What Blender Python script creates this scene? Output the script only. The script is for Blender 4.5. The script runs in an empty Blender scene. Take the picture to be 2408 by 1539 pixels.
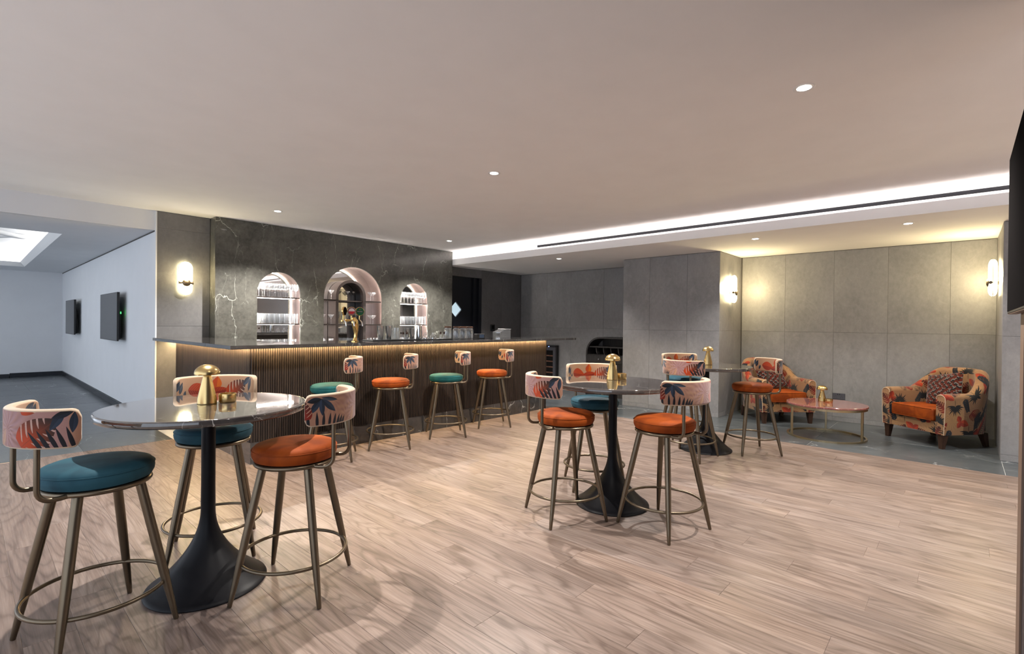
import bpy, bmesh, math, random
import numpy as np
from mathutils import Vector, Matrix
random.seed(7)
D = bpy.data
SC = bpy.context.scene
COL = SC.collection
PI = math.pi
def rad(a): return math.radians(a)

# ------------------------------------------------------------------ camera
def cam_axes(yaw, pitch, roll):
    f = Vector((math.cos(pitch)*math.cos(yaw), math.cos(pitch)*math.sin(yaw), math.sin(pitch)))
    ri = Vector((math.sin(yaw), -math.cos(yaw), 0)); u = ri.cross(f)
    return ri*math.cos(roll)+u*math.sin(roll), -ri*math.sin(roll)+u*math.cos(roll), -f
cd = D.cameras.new('camera'); cam = D.objects.new('camera', cd); COL.objects.link(cam)
cd.sensor_width = 36; cd.lens = 1167.41*36/2408; cd.clip_start = .05
a, b, c = cam_axes(.737400857, -.006152182, .010369390)
M = Matrix((a, b, c)).transposed().to_4x4(); M.translation = (0, 0, 1.314)
cam.matrix_world = M
SC.camera = cam

# ------------------------------------------------------------------ world, lights, exposure
W = D.worlds.new('world'); SC.world = W; W.use_nodes = True
W.node_tree.nodes['Background'].inputs[0].default_value = (.78, .87, 1.0, 1)
W.node_tree.nodes['Background'].inputs[1].default_value = 1.4
SC.view_settings.view_transform = 'Standard'; SC.view_settings.look = 'None'
SC.view_settings.gamma = 1; SC.view_settings.use_curve_mapping = False
SC.view_settings.exposure = 0.68
SC.cycles.max_bounces = 8; SC.cycles.diffuse_bounces = 4; SC.cycles.glossy_bounces = 5
SC.cycles.transmission_bounces = 10; SC.cycles.transparent_max_bounces = 12
SC.cycles.sample_clamp_indirect = 4; SC.cycles.caustics_reflective = False; SC.cycles.caustics_refractive = False
SC.cycles.use_denoising = True

def spot(loc, power, col=(1, .945, .88), size=rad(120), blend=.5, r=.022, tgt=None):
    l = D.lights.new('downlight_or_added_spot', 'SPOT'); l.energy = power; l.color = col; l.spot_size = size; l.spot_blend = blend; l.shadow_soft_size = r
    o = D.objects.new('downlight_or_added_spot', l); o.location = loc; COL.objects.link(o)
    if tgt: o.rotation_euler = (Vector(tgt)-Vector(loc)).to_track_quat('-Z', 'Y').to_euler()
    return o
CEIL, SOF, LFT = 2.635, 2.39, 2.40
MAIN_LIGHTS = [(3.115, 3.06), (3.11, .665), (2.51, 6.09), (5.21, 6.11)]
LOW_LIGHTS = [(6.53, 4.91), (6.52, 1.9), (6.52, .43)]
for x, y in MAIN_LIGHTS[:2]: spot((x, y, CEIL-.012), 200)
for x, y in MAIN_LIGHTS[2:]: spot((x, y, CEIL-.012), 290)
for x, y, e in [(1.02, 3.12, 200), (1.0, .7, 35), (5.1, 3.1, 200), (3.1, -1.7, 120), (5.2, -1.7, 200)]: spot((x, y, CEIL-.01), e)  # ceiling spots added without fittings, for the light and shadows they give
for x, y in LOW_LIGHTS: spot((x, y, SOF-.012), 72)

# ------------------------------------------------------------------ node helpers
def mat(name):
    m = D.materials.new(name); m.use_nodes = True
    nt = m.node_tree
    return m, nt, nt.nodes['Principled BSDF']
def N(nt, t, **kw):
    n = nt.nodes.new(t)
    for k, v in kw.items():
        if k.startswith('i_'): n.inputs[k[2:].replace('_', ' ')].default_value = v
        else: setattr(n, k, v)
    return n
def L(nt, a, b): nt.links.new(a, b)
def ramp(nt, fac, stops, interp='LINEAR'):
    r = nt.nodes.new('ShaderNodeValToRGB'); r.color_ramp.interpolation = interp
    el = r.color_ramp.elements
    while len(el) < len(stops): el.new(.5)
    for e, (p, c) in zip(el, stops):
        e.position = p; e.color = (*c, 1) if len(c) == 3 else c
    L(nt, fac, r.inputs[0]); return r.outputs[0]
def mixc(nt, fac, a, b, mode='MIX'):
    n = nt.nodes.new('ShaderNodeMix'); n.data_type = 'RGBA'; n.blend_type = mode
    for s, v in ((n.inputs[0], fac), (n.inputs[6], a), (n.inputs[7], b)):
        if hasattr(v, 'is_linked'): L(nt, v, s)
        elif isinstance(v, tuple): s.default_value = (*v, 1) if len(v) == 3 else v
        else: s.default_value = v
    return n.outputs[2]
def mth(nt, op, a, b=0.0, clamp=False):
    n = nt.nodes.new('ShaderNodeMath'); n.operation = op; n.use_clamp = clamp; n.inputs[2].default_value = .5
    for s, v in ((n.inputs[0], a), (n.inputs[1], b)):
        if hasattr(v, 'is_linked'): L(nt, v, s)
        else: s.default_value = v
    return n.outputs[0]
def coords(nt, kind='Object', scale=(1, 1, 1), rnd=0.0, rot=(0, 0, 0)):
    tc = nt.nodes.new('ShaderNodeTexCoord'); mp = nt.nodes.new('ShaderNodeMapping')
    mp.inputs['Scale'].default_value = scale; mp.inputs['Rotation'].default_value = rot
    out = tc.outputs[kind]
    if rnd:
        oi = nt.nodes.new('ShaderNodeObjectInfo')
        v = nt.nodes.new('ShaderNodeVectorMath'); v.operation = 'MULTIPLY_ADD'
        L(nt, oi.outputs['Random'], v.inputs[0]); v.inputs[1].default_value = (rnd, rnd*1.7, rnd*.6)
        L(nt, out, v.inputs[2]); out = v.outputs[0]
    L(nt, out, mp.inputs[0]); return mp.outputs[0]
def noise(nt, vec, scale, detail=4, rough=.55, dist=0.0):
    n = nt.nodes.new('ShaderNodeTexNoise'); n.inputs['Scale'].default_value = scale; n.inputs['Detail'].default_value = detail
    n.inputs['Roughness'].default_value = rough; n.inputs['Distortion'].default_value = dist
    L(nt, vec, n.inputs['Vector']); return n
def bump(nt, p, h, strength=.1, dist=.01):
    b = nt.nodes.new('ShaderNodeBump'); b.inputs['Strength'].default_value = strength; b.inputs['Distance'].default_value = dist
    L(nt, h, b.inputs['Height']); L(nt, b.outputs[0], p.inputs['Normal'])
def simple(name, col, rough=.5, metal=0.0, coat=0.0, nz=0.0, nscale=40, sheen=0.0, spec=.5):
    m, nt, p = mat(name)
    p.inputs['Roughness'].default_value = rough; p.inputs['Metallic'].default_value = metal
    p.inputs['Coat Weight'].default_value = coat; p.inputs['Sheen Weight'].default_value = sheen
    p.inputs['Specular IOR Level'].default_value = spec
    v = coords(nt)
    n = noise(nt, v, nscale, 3)
    k = max(nz, .04)
    L(nt, mixc(nt, n.outputs[0], tuple(x*(1-k) for x in col), tuple(min(1, x*(1+k)) for x in col)), p.inputs['Base Color'])
    return m
def emis(name, col, strength, base=(.8, .8, .8)):
    m, nt, p = mat(name)
    p.inputs['Base Color'].default_value = (*base, 1)
    p.inputs['Emission Color'].default_value = (*col, 1); p.inputs['Emission Strength'].default_value = strength
    return m
def veins(nt, vec, scale, width, density, seed=0.0, rot=.6, st=.42):
    """thin broken white veins: edges of a lightly warped, slanted cell pattern, kept only where a noise allows"""
    mp = nt.nodes.new('ShaderNodeMapping'); mp.inputs['Rotation'].default_value = (rot*.5, rot, rot*.8); mp.inputs['Scale'].default_value = (1, 1, st)
    mp.inputs['Location'].default_value = (seed, seed*2, seed); L(nt, vec, mp.inputs[0])
    w = noise(nt, mp.outputs[0], scale*2.2, 4, .6)
    va = nt.nodes.new('ShaderNodeVectorMath'); va.operation = 'MULTIPLY_ADD'
    L(nt, w.outputs['Color'], va.inputs[0]); va.inputs[1].default_value = (.42/scale,)*3; L(nt, mp.outputs[0], va.inputs[2])
    vo = nt.nodes.new('ShaderNodeTexVoronoi'); vo.feature = 'DISTANCE_TO_EDGE'; vo.inputs['Scale'].default_value = scale
    L(nt, va.outputs[0], vo.inputs['Vector'])
    line = mth(nt, 'SUBTRACT', 1.0, mth(nt, 'DIVIDE', vo.outputs['Distance'], width), True)
    gate = noise(nt, mp.outputs[0], scale*1.6, 3)
    g = ramp(nt, gate.outputs[0], [(density, (0, 0, 0)), (density+.10, (1, 1, 1))])
    return mth(nt, 'MULTIPLY', line, g, True)
def marble(name, c1, c2, vein, vs=1.4, vw=.012, rough=.12, amount=.8, coat=.3, stretch=(1, 1, 1), cloud=2.2, dens=.5, rnd=0):
    m, nt, p = mat(name)
    v = coords(nt, 'Object', stretch, rnd)
    n1 = noise(nt, v, cloud, 8, .62, .6); n2 = noise(nt, v, cloud*9, 6, .7)
    f = mth(nt, 'ADD', mth(nt, 'MULTIPLY', n1.outputs[0], .58), mth(nt, 'MULTIPLY', n2.outputs[0], .42))
    base = ramp(nt, f, [(.36, c1), (.64, c2)])
    ve = veins(nt, v, vs, vw, dens)
    ve2 = veins(nt, v, vs*2.1, vw*1.1, dens+.03, 3.1, -.75)
    tot = mth(nt, 'MULTIPLY', mth(nt, 'ADD', ve, mth(nt, 'MULTIPLY', ve2, .5), True), amount)
    L(nt, mixc(nt, tot, base, vein), p.inputs['Base Color'])
    p.inputs['Roughness'].default_value = rough; p.inputs['Coat Weight'].default_value = coat; p.inputs['Coat Roughness'].default_value = .03
    return m

MT = {}
MT['plaster'] = simple('white_plaster', (.88, .88, .88), .85, nz=.02, nscale=3)
MT['plaster_cool'] = simple('cool_white_plaster', (.70, .71, .73), .85, nz=.02, nscale=3)
MT['marble'] = marble('olive_brown_marble', (.044, .044, .038), (.130, .126, .110), (.54, .56, .50), 2.0, .0068, .28, .75, .12, (1, 1, 1), 2.6, .44)
MT['counter'] = marble('dark_counter_marble', (.028, .027, .027), (.060, .056, .054), (.5, .5, .48), 2.0, .010, .10, .7, .5, (1, 1, 1), 2.6, .48)
MT['table_marble'] = marble('dark_brown_table_marble', (.040, .034, .032), (.082, .070, .064), (.60, .57, .53), 2.2, .008, .06, .8, 1.0, (1, 1, 1), 3.0, .47)
MT['rose_marble'] = marble('red_table_marble', (.20, .055, .05), (.36, .13, .115), (.62, .40, .36), 9, .04, .08, .6, 1.0, (1, 1, 1), 9, .45)
MT['floor_tile'] = marble('blue_grey_floor_tile', (.048, .058, .065), (.098, .110, .119), (.75, .78, .8), 1.4, .006, .30, .7, .12, (1, .5, 1), 1.6, .48, 9)
def stone_panel(name='grey_stone_panel', k=1.0):
    m, nt, p = mat(name)
    v = coords(nt, 'Object', (1, 1, .7), 11.0)
    n1 = noise(nt, v, 1.3, 7, .6, .9); n2 = noise(nt, v, 22, 6, .72); n3 = noise(nt, v, 3.5, 3, .5, 2.0)
    f = mth(nt, 'ADD', mth(nt, 'MULTIPLY', n1.outputs[0], .6), mth(nt, 'MULTIPLY', n2.outputs[0], .4))
    base = ramp(nt, f, [(.33, (.175*k, .172*k, .174*k)), (.5, (.235*k, .231*k, .233*k)), (.68, (.300*k, .296*k, .298*k))])
    st = ramp(nt, n3.outputs[0], [(.60, (0, 0, 0)), (.63, (1, 1, 1)), (.67, (0, 0, 0))])
    L(nt, mixc(nt, mth(nt, 'MULTIPLY', st, .13), base, (.42*k, .41*k, .39*k)), p.inputs['Base Color'])
    p.inputs['Roughness'].default_value = .42
    bump(nt, p, n2.outputs[0], .12, .002)
    return m
MT['stone'] = stone_panel(); MT['stone_dark'] = stone_panel('dark_stone_panel', .60)
MT['joint'] = simple('dark_joint', (.07, .067, .063), .8)
def planks():
    m, nt, p = mat('oak_plank')
    v = coords(nt, 'Object', (1, 1, 1), 37.0)
    # warped growth rings running along the plank (local y)
    def scl(s):
        mp = nt.nodes.new('ShaderNodeMapping'); mp.inputs['Scale'].default_value = s; L(nt, v, mp.inputs[0]); return mp.outputs[0]
    w = noise(nt, scl((5.0, .55, 1)), 1.0, 2, .4, .25)
    rings = mth(nt, 'MULTIPLY_ADD', mth(nt, 'SINE', mth(nt, 'MULTIPLY', w.outputs[0], 130.0)), .5)
    fine = noise(nt, scl((70, 2.2, 1)), 2.0, 5, .65)
    mid = noise(nt, scl((9, .6, 1)), 2.0, 5, .6, .5)
    knot = noise(nt, scl((5, 2.2, 1)), 1.3, 2)
    f = mth(nt, 'ADD', mth(nt, 'MULTIPLY', mid.outputs[0], .55), mth(nt, 'MULTIPLY', fine.outputs[0], .45))
    base = ramp(nt, f, [(.28, (.098, .066, .055)), (.48, (.192, .145, .122)), (.68, (.290, .232, .202))])
    rg = ramp(nt, rings, [(.0, (.74, .71, .69)), (.16, (.93, .92, .91)), (.45, (1.0, 1.0, 1.0)), (1, (1.10, 1.09, 1.08))])
    c = mixc(nt, 1.0, base, rg, 'MULTIPLY')
    kk = ramp(nt, knot.outputs[0], [(.68, (1, 1, 1)), (.80, (.55, .5, .46))])
    c = mixc(nt, 1.0, c, kk, 'MULTIPLY')
    oi = nt.nodes.new('ShaderNodeObjectInfo')
    tone = ramp(nt, oi.outputs['Random'], [(0, (.80, .78, .78)), (.35, (1.0, .97, .95)), (.7, (.92, .92, .94)), (1, (1.12, 1.08, 1.04))])
    L(nt, mixc(nt, 1.0, c, tone, 'MULTIPLY'), p.inputs['Base Color'])
    p.inputs['Roughness'].default_value = .38; p.inputs['Specular IOR Level'].default_value = .4
    bump(nt, p, fine.outputs[0], .10, .002)
    return m
MT['oak'] = planks()
def grainwood(name, c1, c2, rough=.4, sc=(30, 30, 1.5)):
    m, nt, p = mat(name); p.inputs['Specular IOR Level'].default_value = .3
    v = coords(nt, 'Object', sc, 5.0)
    n = noise(nt, v, 1.5, 5, .6, .3)
    L(nt, ramp(nt, n.outputs[0], [(.35, c1), (.65, c2)]), p.inputs['Base Color'])
    p.inputs['Roughness'].default_value = rough
    return m
MT['walnut'] = grainwood('dark_walnut', (.015, .010, .008), (.042, .028, .021), .52)
MT['cabinet'] = grainwood('near_black_oak', (.016, .015, .015), (.036, .033, .031), .5)
MT['leg_wood'] = grainwood('dark_leg_wood', (.030, .016, .011), (.062, .032, .022), .35)
MT['cork'] = grainwood('lid_wood', (.10, .045, .03), (.22, .11, .07), .6, (10, 10, 10))
MT['bronze'] = simple('antique_bronze', (.155, .122, .085), .34, .88, nz=.12, nscale=14)
MT['brass'] = simple('brushed_brass', (.62, .45, .20), .27, 1.0, nz=.08, nscale=9)
MT['champagne'] = simple('champagne_frame', (.42, .34, .21), .32, .95, nz=.08)
MT['gold'] = simple('polished_gold', (.90, .62, .24), .10, 1.0)
MT['steel'] = simple('polished_steel', (.78, .79, .80), .14, 1.0)
MT['black_metal'] = simple('satin_black_metal', (.007, .007, .009), .42, .0, spec=.15)
MT['black_plastic'] = simple('black_plastic', (.012, .012, .013), .4)
MT['screen'] = simple('dark_screen', (.012, .011, .011), .45, spec=.0)
MT['screen_grey'] = simple('grey_screen', (.055, .056, .060), .30)
MT['door_black'] = simple('black_navy_lacquer', (.006, .007, .011), .35)
MT['rubber'] = simple('black_rubber', (.014, .014, .015), .7)
MT['niche'] = simple('rosy_bronze_lining', (.46, .35, .32), .30, .7)
MT['inner_arch'] = simple('dark_bronze_arch', (.020, .013, .011), .5, .1)
MT['mirror'] = simple('mirror', (.86, .84, .82), .02, 1.0)
MT['brown_trim'] = simple('brown_trim', (.16, .105, .075), .5)
MT['navy_wall'] = simple('navy_panel', (.012, .013, .024), .5)
MT['pane'] = emis('lit_frosted_pane', (.42, .55, .62), .75, (.3, .35, .38))  # door pane glows by itself in place of the lit room behind
MT['frost'] = simple('frosted_white_glass', (.8, .8, .8), .3)
MT['socket'] = simple('grey_socket_plate', (.10, .10, .115), .35, .4)
MT['cream'] = simple('cream_fabric', (.45, .33, .22), .8, nz=.06, nscale=300, sheen=.4)
MT['led_white'] = emis('white_led', (1, .90, .82), 230)
MT['led_shelf'] = emis('shelf_led', (1, .90, .82), 45)
MT['led_cove'] = emis('cove_led', (1, .88, .83), 14)
MT['led_tray'] = emis('tray_led', (1, .98, .96), 17)
MT['led_warm'] = emis('warm_counter_led', (1, .72, .36), 130)
MT['lamp_disc'] = emis('downlight_glow', (1, .96, .9), 14)
MT['lamp_glow'] = emis('warm_lamp_glow', (1, .86, .58), 14)
MT['sconce'] = emis('sconce_glass', (1, .86, .50), 13)
MT['blue_led'] = emis('blue_indicator', (.15, .3, 1), 25)
MT['green_led'] = emis('green_indicator', (.05, 1, .15), 4)
MT['white_trim'] = simple('white_trim_ring', (.75, .75, .75), .4)
def glass():
    m = D.materials.new('clear_glass'); m.use_nodes = True; nt = m.node_tree; nt.nodes.clear()
    o = nt.nodes.new('ShaderNodeOutputMaterial'); tr = nt.nodes.new('ShaderNodeBsdfTransparent'); gl = nt.nodes.new('ShaderNodeBsdfGlossy'); df = nt.nodes.new('ShaderNodeBsdfDiffuse')
    tr.inputs[0].default_value = (.95, .96, .965, 1); gl.inputs['Roughness'].default_value = .04; gl.inputs[0].default_value = (1, 1, 1, 1); df.inputs[0].default_value = (.8, .82, .85, 1)
    lw = nt.nodes.new('ShaderNodeLayerWeight'); lw.inputs['Blend'].default_value = .42
    fac = mth(nt, 'ADD', mth(nt, 'MULTIPLY', lw.outputs['Facing'], .62), .05, True)
    m1 = nt.nodes.new('ShaderNodeMixShader'); L(nt, fac, m1.inputs[0]); L(nt, tr.outputs[0], m1.inputs[1]); L(nt, gl.outputs[0], m1.inputs[2])
    m2 = nt.nodes.new('ShaderNodeMixShader'); m2.inputs[0].default_value = .045; L(nt, m1.outputs[0], m2.inputs[1]); L(nt, df.outputs[0], m2.inputs[2])
    L(nt, m2.outputs[0], o.inputs[0]); return m
MT['glass'] = glass()
def velvet(name, c, dark):
    m, nt, p = mat(name)
    v = coords(nt); n = noise(nt, v, 7, 3, .5, .8)
    L(nt, ramp(nt, n.outputs[0], [(.35, dark), (.6, c)]), p.inputs['Base Color'])
    p.inputs['Roughness'].default_value = .72; p.inputs['Sheen Weight'].default_value = .22; p.inputs['Sheen Roughness'].default_value = .3
    p.inputs['Sheen Tint'].default_value = (*[min(1, x*1.6+.05) for x in c], 1); p.inputs['Specular IOR Level'].default_value = .2
    return m
MT['teal'] = velvet('teal_velvet', (.018, .070, .098), (.011, .045, .068))
MT['green_teal'] = velvet('green_teal_velvet', (.008, .085, .085), (.005, .057, .062))
MT['orange'] = velvet('burnt_orange_velvet', (.27, .050, .003), (.17, .028, .002))

# ------------------------------------------------------------------ printed fabrics, drawn with formulas
class Print:
    def __init__(s, w, h, res, bg, wrap=False):
        s.w, s.h, s.wrap = w, h, wrap
        s.nx, s.ny = int(w*res), int(h*res)
        s.X, s.Y = np.meshgrid((np.arange(s.nx)+.5)/res, (np.arange(s.ny)+.5)/res)
        s.img = np.zeros((s.ny, s.nx, 3)); s.img[:] = bg; s.aa = 1/res
    def loc(s, x0, y0):
        dx, dy = s.X-x0, s.Y-y0
        if s.wrap:
            dx = (dx+s.w/2) % s.w-s.w/2; dy = (dy+s.h/2) % s.h-s.h/2
        return dx, dy
    def put(s, m, col):
        m = np.clip(m, 0, 1)[..., None]; s.img[:] = s.img*(1-m)+np.asarray(col)*m
    def edge(s, d): return np.clip(d/s.aa+.5, 0, 1)        # d>0 inside, in length units
    def leaf(s, x0, y0, ang, Ln, Wd, c1, c2, p=1.0, veins=0, vc=None, alpha=1.0, split=True):
        dx, dy = s.loc(x0, y0); ca, sa = math.cos(rad(ang)), math.sin(rad(ang))
        u = (dx*ca+dy*sa)/Ln; t = -dx*sa+dy*ca
        uu = np.clip(u, 0, 1); w = Wd*np.sin(PI*uu**p)**.85
        m = s.edge(w-np.abs(t))*((u > 0) & (u < 1))*alpha
        mixf = np.clip(.5+.5*np.sign(t)*(.6 if split else 0)+.35*(uu-.5), 0, 1)[..., None]
        s.put(m, np.asarray(c1)*(1-mixf)+np.asarray(c2)*mixf)
        if veins:
            q = ((uu-.45*np.abs(t)/Wd*Wd/Ln*2.2)*veins) % 1
            vm = ((np.abs(q-.5) < .09) | (np.abs(t) < s.aa*1.2)) & (w > np.abs(t))
            s.put(vm*m*.55, vc)
    def monstera(s, x0, y0, ang, Ln, Wd, c1, c2, gap, ns=6):
        dx, dy = s.loc(x0, y0); ca, sa = math.cos(rad(ang)), math.sin(rad(ang))
        u = (dx*ca+dy*sa)/Ln; t = -dx*sa+dy*ca; at = np.abs(t)
        uu = np.clip(u, 0, 1); w = Wd*np.sin(PI*np.clip(uu*.9+.1, 0, 1)**.75)**.7
        m = s.edge(w-at)*((u > 0) & (u < 1))
        q = (uu-.22*(at/Wd)**1.4)*ns
        sl = (np.abs((q % 1)-.5) < .16*np.clip((at/Wd-.12)*3.0, 0, 1)) & (at > .18*Wd) & (q > .4) & (q < ns-1.2) & (at < w*1.0)
        f = np.clip(uu*1.25-.35+.3*(at/Wd), 0, 1)[..., None]
        s.put(m, np.asarray(c1)*(1-f)+np.asarray(c2)*f)
        s.put(m*sl, gap)
        s.put(m*(at < s.aa*1.3), np.asarray(c2)*.8+np.asarray(c1)*.5)
    def fan(s, x0, y0, R, a0, a1, n, col, wd=.09, alpha=1.0, taper=.75, r0=.05):
        dx, dy = s.loc(x0, y0); r = np.hypot(dx, dy); th = np.degrees(np.arctan2(dy, dx))
        for k in range(n):
            an = a0+(a1-a0)*k/max(1, n-1); d = (th-an+180) % 360-180
            RR = R*(.82+.18*math.sin(k*2.4+1))
            rr = r/RR; w = wd*R*np.clip(np.sin(PI*np.clip(rr, 0, 1)**taper), 0, 1)
            m = s.edge(w-np.abs(np.radians(d))*r)*(rr < 1)*(rr > r0)*(np.abs(d) < 60)
            s.put(m*alpha, col)
    def rays(s, x0, y0, R, n, c, alpha):
        dx, dy = s.loc(x0, y0); r = np.hypot(dx, dy); th = np.arctan2(dy, dx)
        m = (.5+.5*np.cos(th*n+2.2*np.sin(r/R*4)))*np.clip(1-r/R, 0, 1)**.6*np.clip(r/R*6, 0, 1)
        s.put(m*alpha, c)
    def image(s, name, dim=.82):
        im = D.images.new(name, s.nx, s.ny); a = np.ones((s.ny, s.nx, 4), np.float32)
        a[..., :3] = np.clip(s.img, 0, 1)*dim; im.pixels.foreach_set(a.ravel()); im.pack(); return im
ORG, RED, NAVY, DARK, BR, PEACH, LIL = (.80, .27, .07), (.56, .13, .06), (.12, .15, .21), (.07, .065, .09), (.24, .12, .09), (.76, .56, .46), (.70, .58, .68)
def stool_print():
    # lower half: outer face, upper half: inner face; units are centimetres
    P = Print(62, 30, 20, PEACH)
    o = 0
    P.put(np.clip((P.X-18)/14, 0, 1)*(P.X < 58)*.55, (.72, .54, .56)); P.rays(14, 12, 16, 15, (.62, .44, .36), .5); P.rays(31, 6, 17, 20, (.56, .38, .36), .8); P.rays(24, 3, 9, 14, (.90, .72, .50), .5)
    P.rays(33, 8, 12, 13, (.84, .70, .76), .6)
    P.leaf(8, 13, 230, 9, 1.5, NAVY, (.20, .25, .33)); P.leaf(8, 13, 275, 8, 1.4, (.22, .28, .38), NAVY); P.leaf(8, 13, 320, 10, 1.5, NAVY, (.20, .25, .33)); P.leaf(8, 13.5, 350, 9, .9, (.30, .34, .40), NAVY)
    P.leaf(8, 13, 190, 7, 1.3, NAVY, DARK)
    for k, x in enumerate((2, 6, 9, 12, 14.5, 16.5, 18, 19.5)): P.leaf(x, -1, 96-k*4.5, 8.5-.45*k, .75, DARK, (.12, .10, .16), .8)
    P.monstera(0.5, 3.5, 100, 9, 3.6, RED, BR, PEACH, 5)
    P.leaf(28, 0, 70, 8, 1.5, (.92, .72, .48), PEACH, 1, 0, None, .6)
    P.monstera(41, 1.0, 38, 16.5, 6.6, ORG, (.13, .13, .14), (.84, .68, .62), 6)
    P.leaf(57, 14.5, 235, 9, 1.5, NAVY, (.20, .25, .33)); P.leaf(60, 14.5, 200, 8, 1.3, DARK, NAVY); P.leaf(60, 14, 265, 8, 1.4, NAVY, (.20, .25, .33))
    for k in range(5): P.leaf(50+2.6*k, -1, 128-5*k, 10, .8, DARK, (.10, .09, .14), .8)
    # inner face (y from 15)
    P.img[P.Y > 15] = (.80, .62, .48)
    P.rays(36, 30, 12, 24, (.90, .62, .50), .5)
    for (x, y, an, l, w) in ((2, 28, 250, 7, 1.4), (5, 27, 240, 7, 1.3), (2, 20, 60, 6, 1.3), (6, 17, 70, 5, 1.2)): P.leaf(x, y, an, l, w, NAVY, (.24, .30, .38))
    P.leaf(10, 22, -8, 16, 4.6, RED, ORG, .8, 9, (.95, .45, .10))
    P.leaf(30, 21.2, 82, 8, 3.4, (.95, .48, .06), ORG, .8, 7, (.45, .05, .06)); P.leaf(22, 18, 10, 17, 2.9, RED, ORG, 1, 9, (.5, .08, .05))
    P.monstera(39, 16.5, 34, 17, 6.4, ORG, (.20, .19, .20), (.86, .72, .62), 6)
    P.leaf(58, 29, 215, 9, 1.8, NAVY, (.26, .32, .41)); P.leaf(59, 28.5, 250, 9, 1.6, (.24, .30, .38), NAVY)
    return P.image('stool_print')
def chair_print():
    P = Print(70, 70, 12, (.70, .52, .36), True)
    rs = random.Random(4)
    for k in range(9): P.rays(rs.uniform(0, 70), rs.uniform(0, 70), 14, 18, (.92, .74, .44) if k % 2 else (.80, .60, .50), .5)
    for x, y in ((12, 12), (48, 20), (28, 50), (62, 52)):
        P.monstera(x, y, rs.choice((25, 60, 140, 200)), 15, 6, RED, (.22, .10, .07), (.86, .62, .40), 6)
    for x, y, an in ((26, 22, 0), (2, 40, 20), (46, 60, -15), (60, 6, 30)):
        P.leaf(x, y, 160+an, 12, 4, RED, ORG, .8, 7, (.9, .35, .12)); P.leaf(x, y, 60+an, 8, 3.2, ORG, RED, .9, 6, (.5, .08, .05)); P.leaf(x, y, -60+an, 8, 3.4, RED, ORG, .9, 6, (.5, .08, .05))
    for x, y, an in ((14, 34, 90), (52, 38, 80), (34, 4, 95), (6, 62, 85), (66, 26, 100)):
        P.fan(x, y, 13, an-95, an+95, 13, (.035, .045, .07), .075); P.leaf(x, y, an+180, 8, .5, (.4, .3, .2), (.4, .3, .2))
    for x, y, an in ((38, 30, 60), (22, 64, 110), (56, 68, 75), (2, 16, 80)):
        P.leaf(x, y, an, 17, .35, DARK, DARK)
        for k in range(1, 8):
            px, py = x+math.cos(rad(an))*2.2*k, y+math.sin(rad(an))*2.2*k
            for sg in (1, -1): P.leaf(px, py, an+sg*48, 6.2-.4*k, 1.15, (.05, .08, .13), (.10, .14, .20))
    for x, y, an in ((44, 46, 120), (18, 48, 50), (64, 40, 60)):
        for k in range(1, 12):
            px, py = x+math.cos(rad(an))*1.3*k, y+math.sin(rad(an))*1.3*k
            for sg in (1, -1): P.leaf(px, py, an+sg*55, 6.5-.35*k, .28, (.20, .13, .12), (.16, .1, .1))
    return P.image('armchair_print')
def pillow_print():
    P = Print(40, 40, 8, (.10, .11, .15))
    rs = np.random.RandomState(3)
    a_ = (P.X+P.Y)*.7071; b_ = (P.X-P.Y)*.7071; s = 1.25
    ia, ib = np.floor(a_/s).astype(int), np.floor(b_/s).astype(int)
    k = (ia+ib) % 4; diag = ((ia-ib) % 4)
    tab = np.array([[.42, .10, .04], [.50, .48, .46], [.05, .06, .09], [.38, .14, .06]])
    idx = np.where(k < 2, (ia*7+ib//4*3) % 4, (ib*5+ia//4*3) % 4)
    c = tab[idx]; n = rs.rand(*P.X.shape); c = c*(.55+.9*n[..., None]); P.img[:] = np.clip(c, 0, 1)
    return P.image('pillow_print')
def printed(name, im, rough=.75):
    m, nt, p = mat(name)
    t = nt.nodes.new('ShaderNodeTexImage'); t.image = im; t.extension = 'REPEAT'
    uv = nt.nodes.new('ShaderNodeUVMap'); L(nt, uv.outputs[0], t.inputs[0])
    n = noise(nt, coords(nt), 400, 2)
    L(nt, mixc(nt, .25, t.outputs[0], mixc(nt, n.outputs[0], (.2, .2, .2), (1, 1, 1)), 'MULTIPLY'), p.inputs['Base Color'])
    p.inputs['Roughness'].default_value = rough; p.inputs['Sheen Weight'].default_value = .25; p.inputs['Specular IOR Level'].default_value = .2
    return m
MT['stool_print'] = printed('tropical_stool_print', stool_print())
MT['chair_print'] = printed('tropical_armchair_print', chair_print())
MT['pillow_print'] = printed('woven_pillow_print', pillow_print(), .9)

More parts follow.
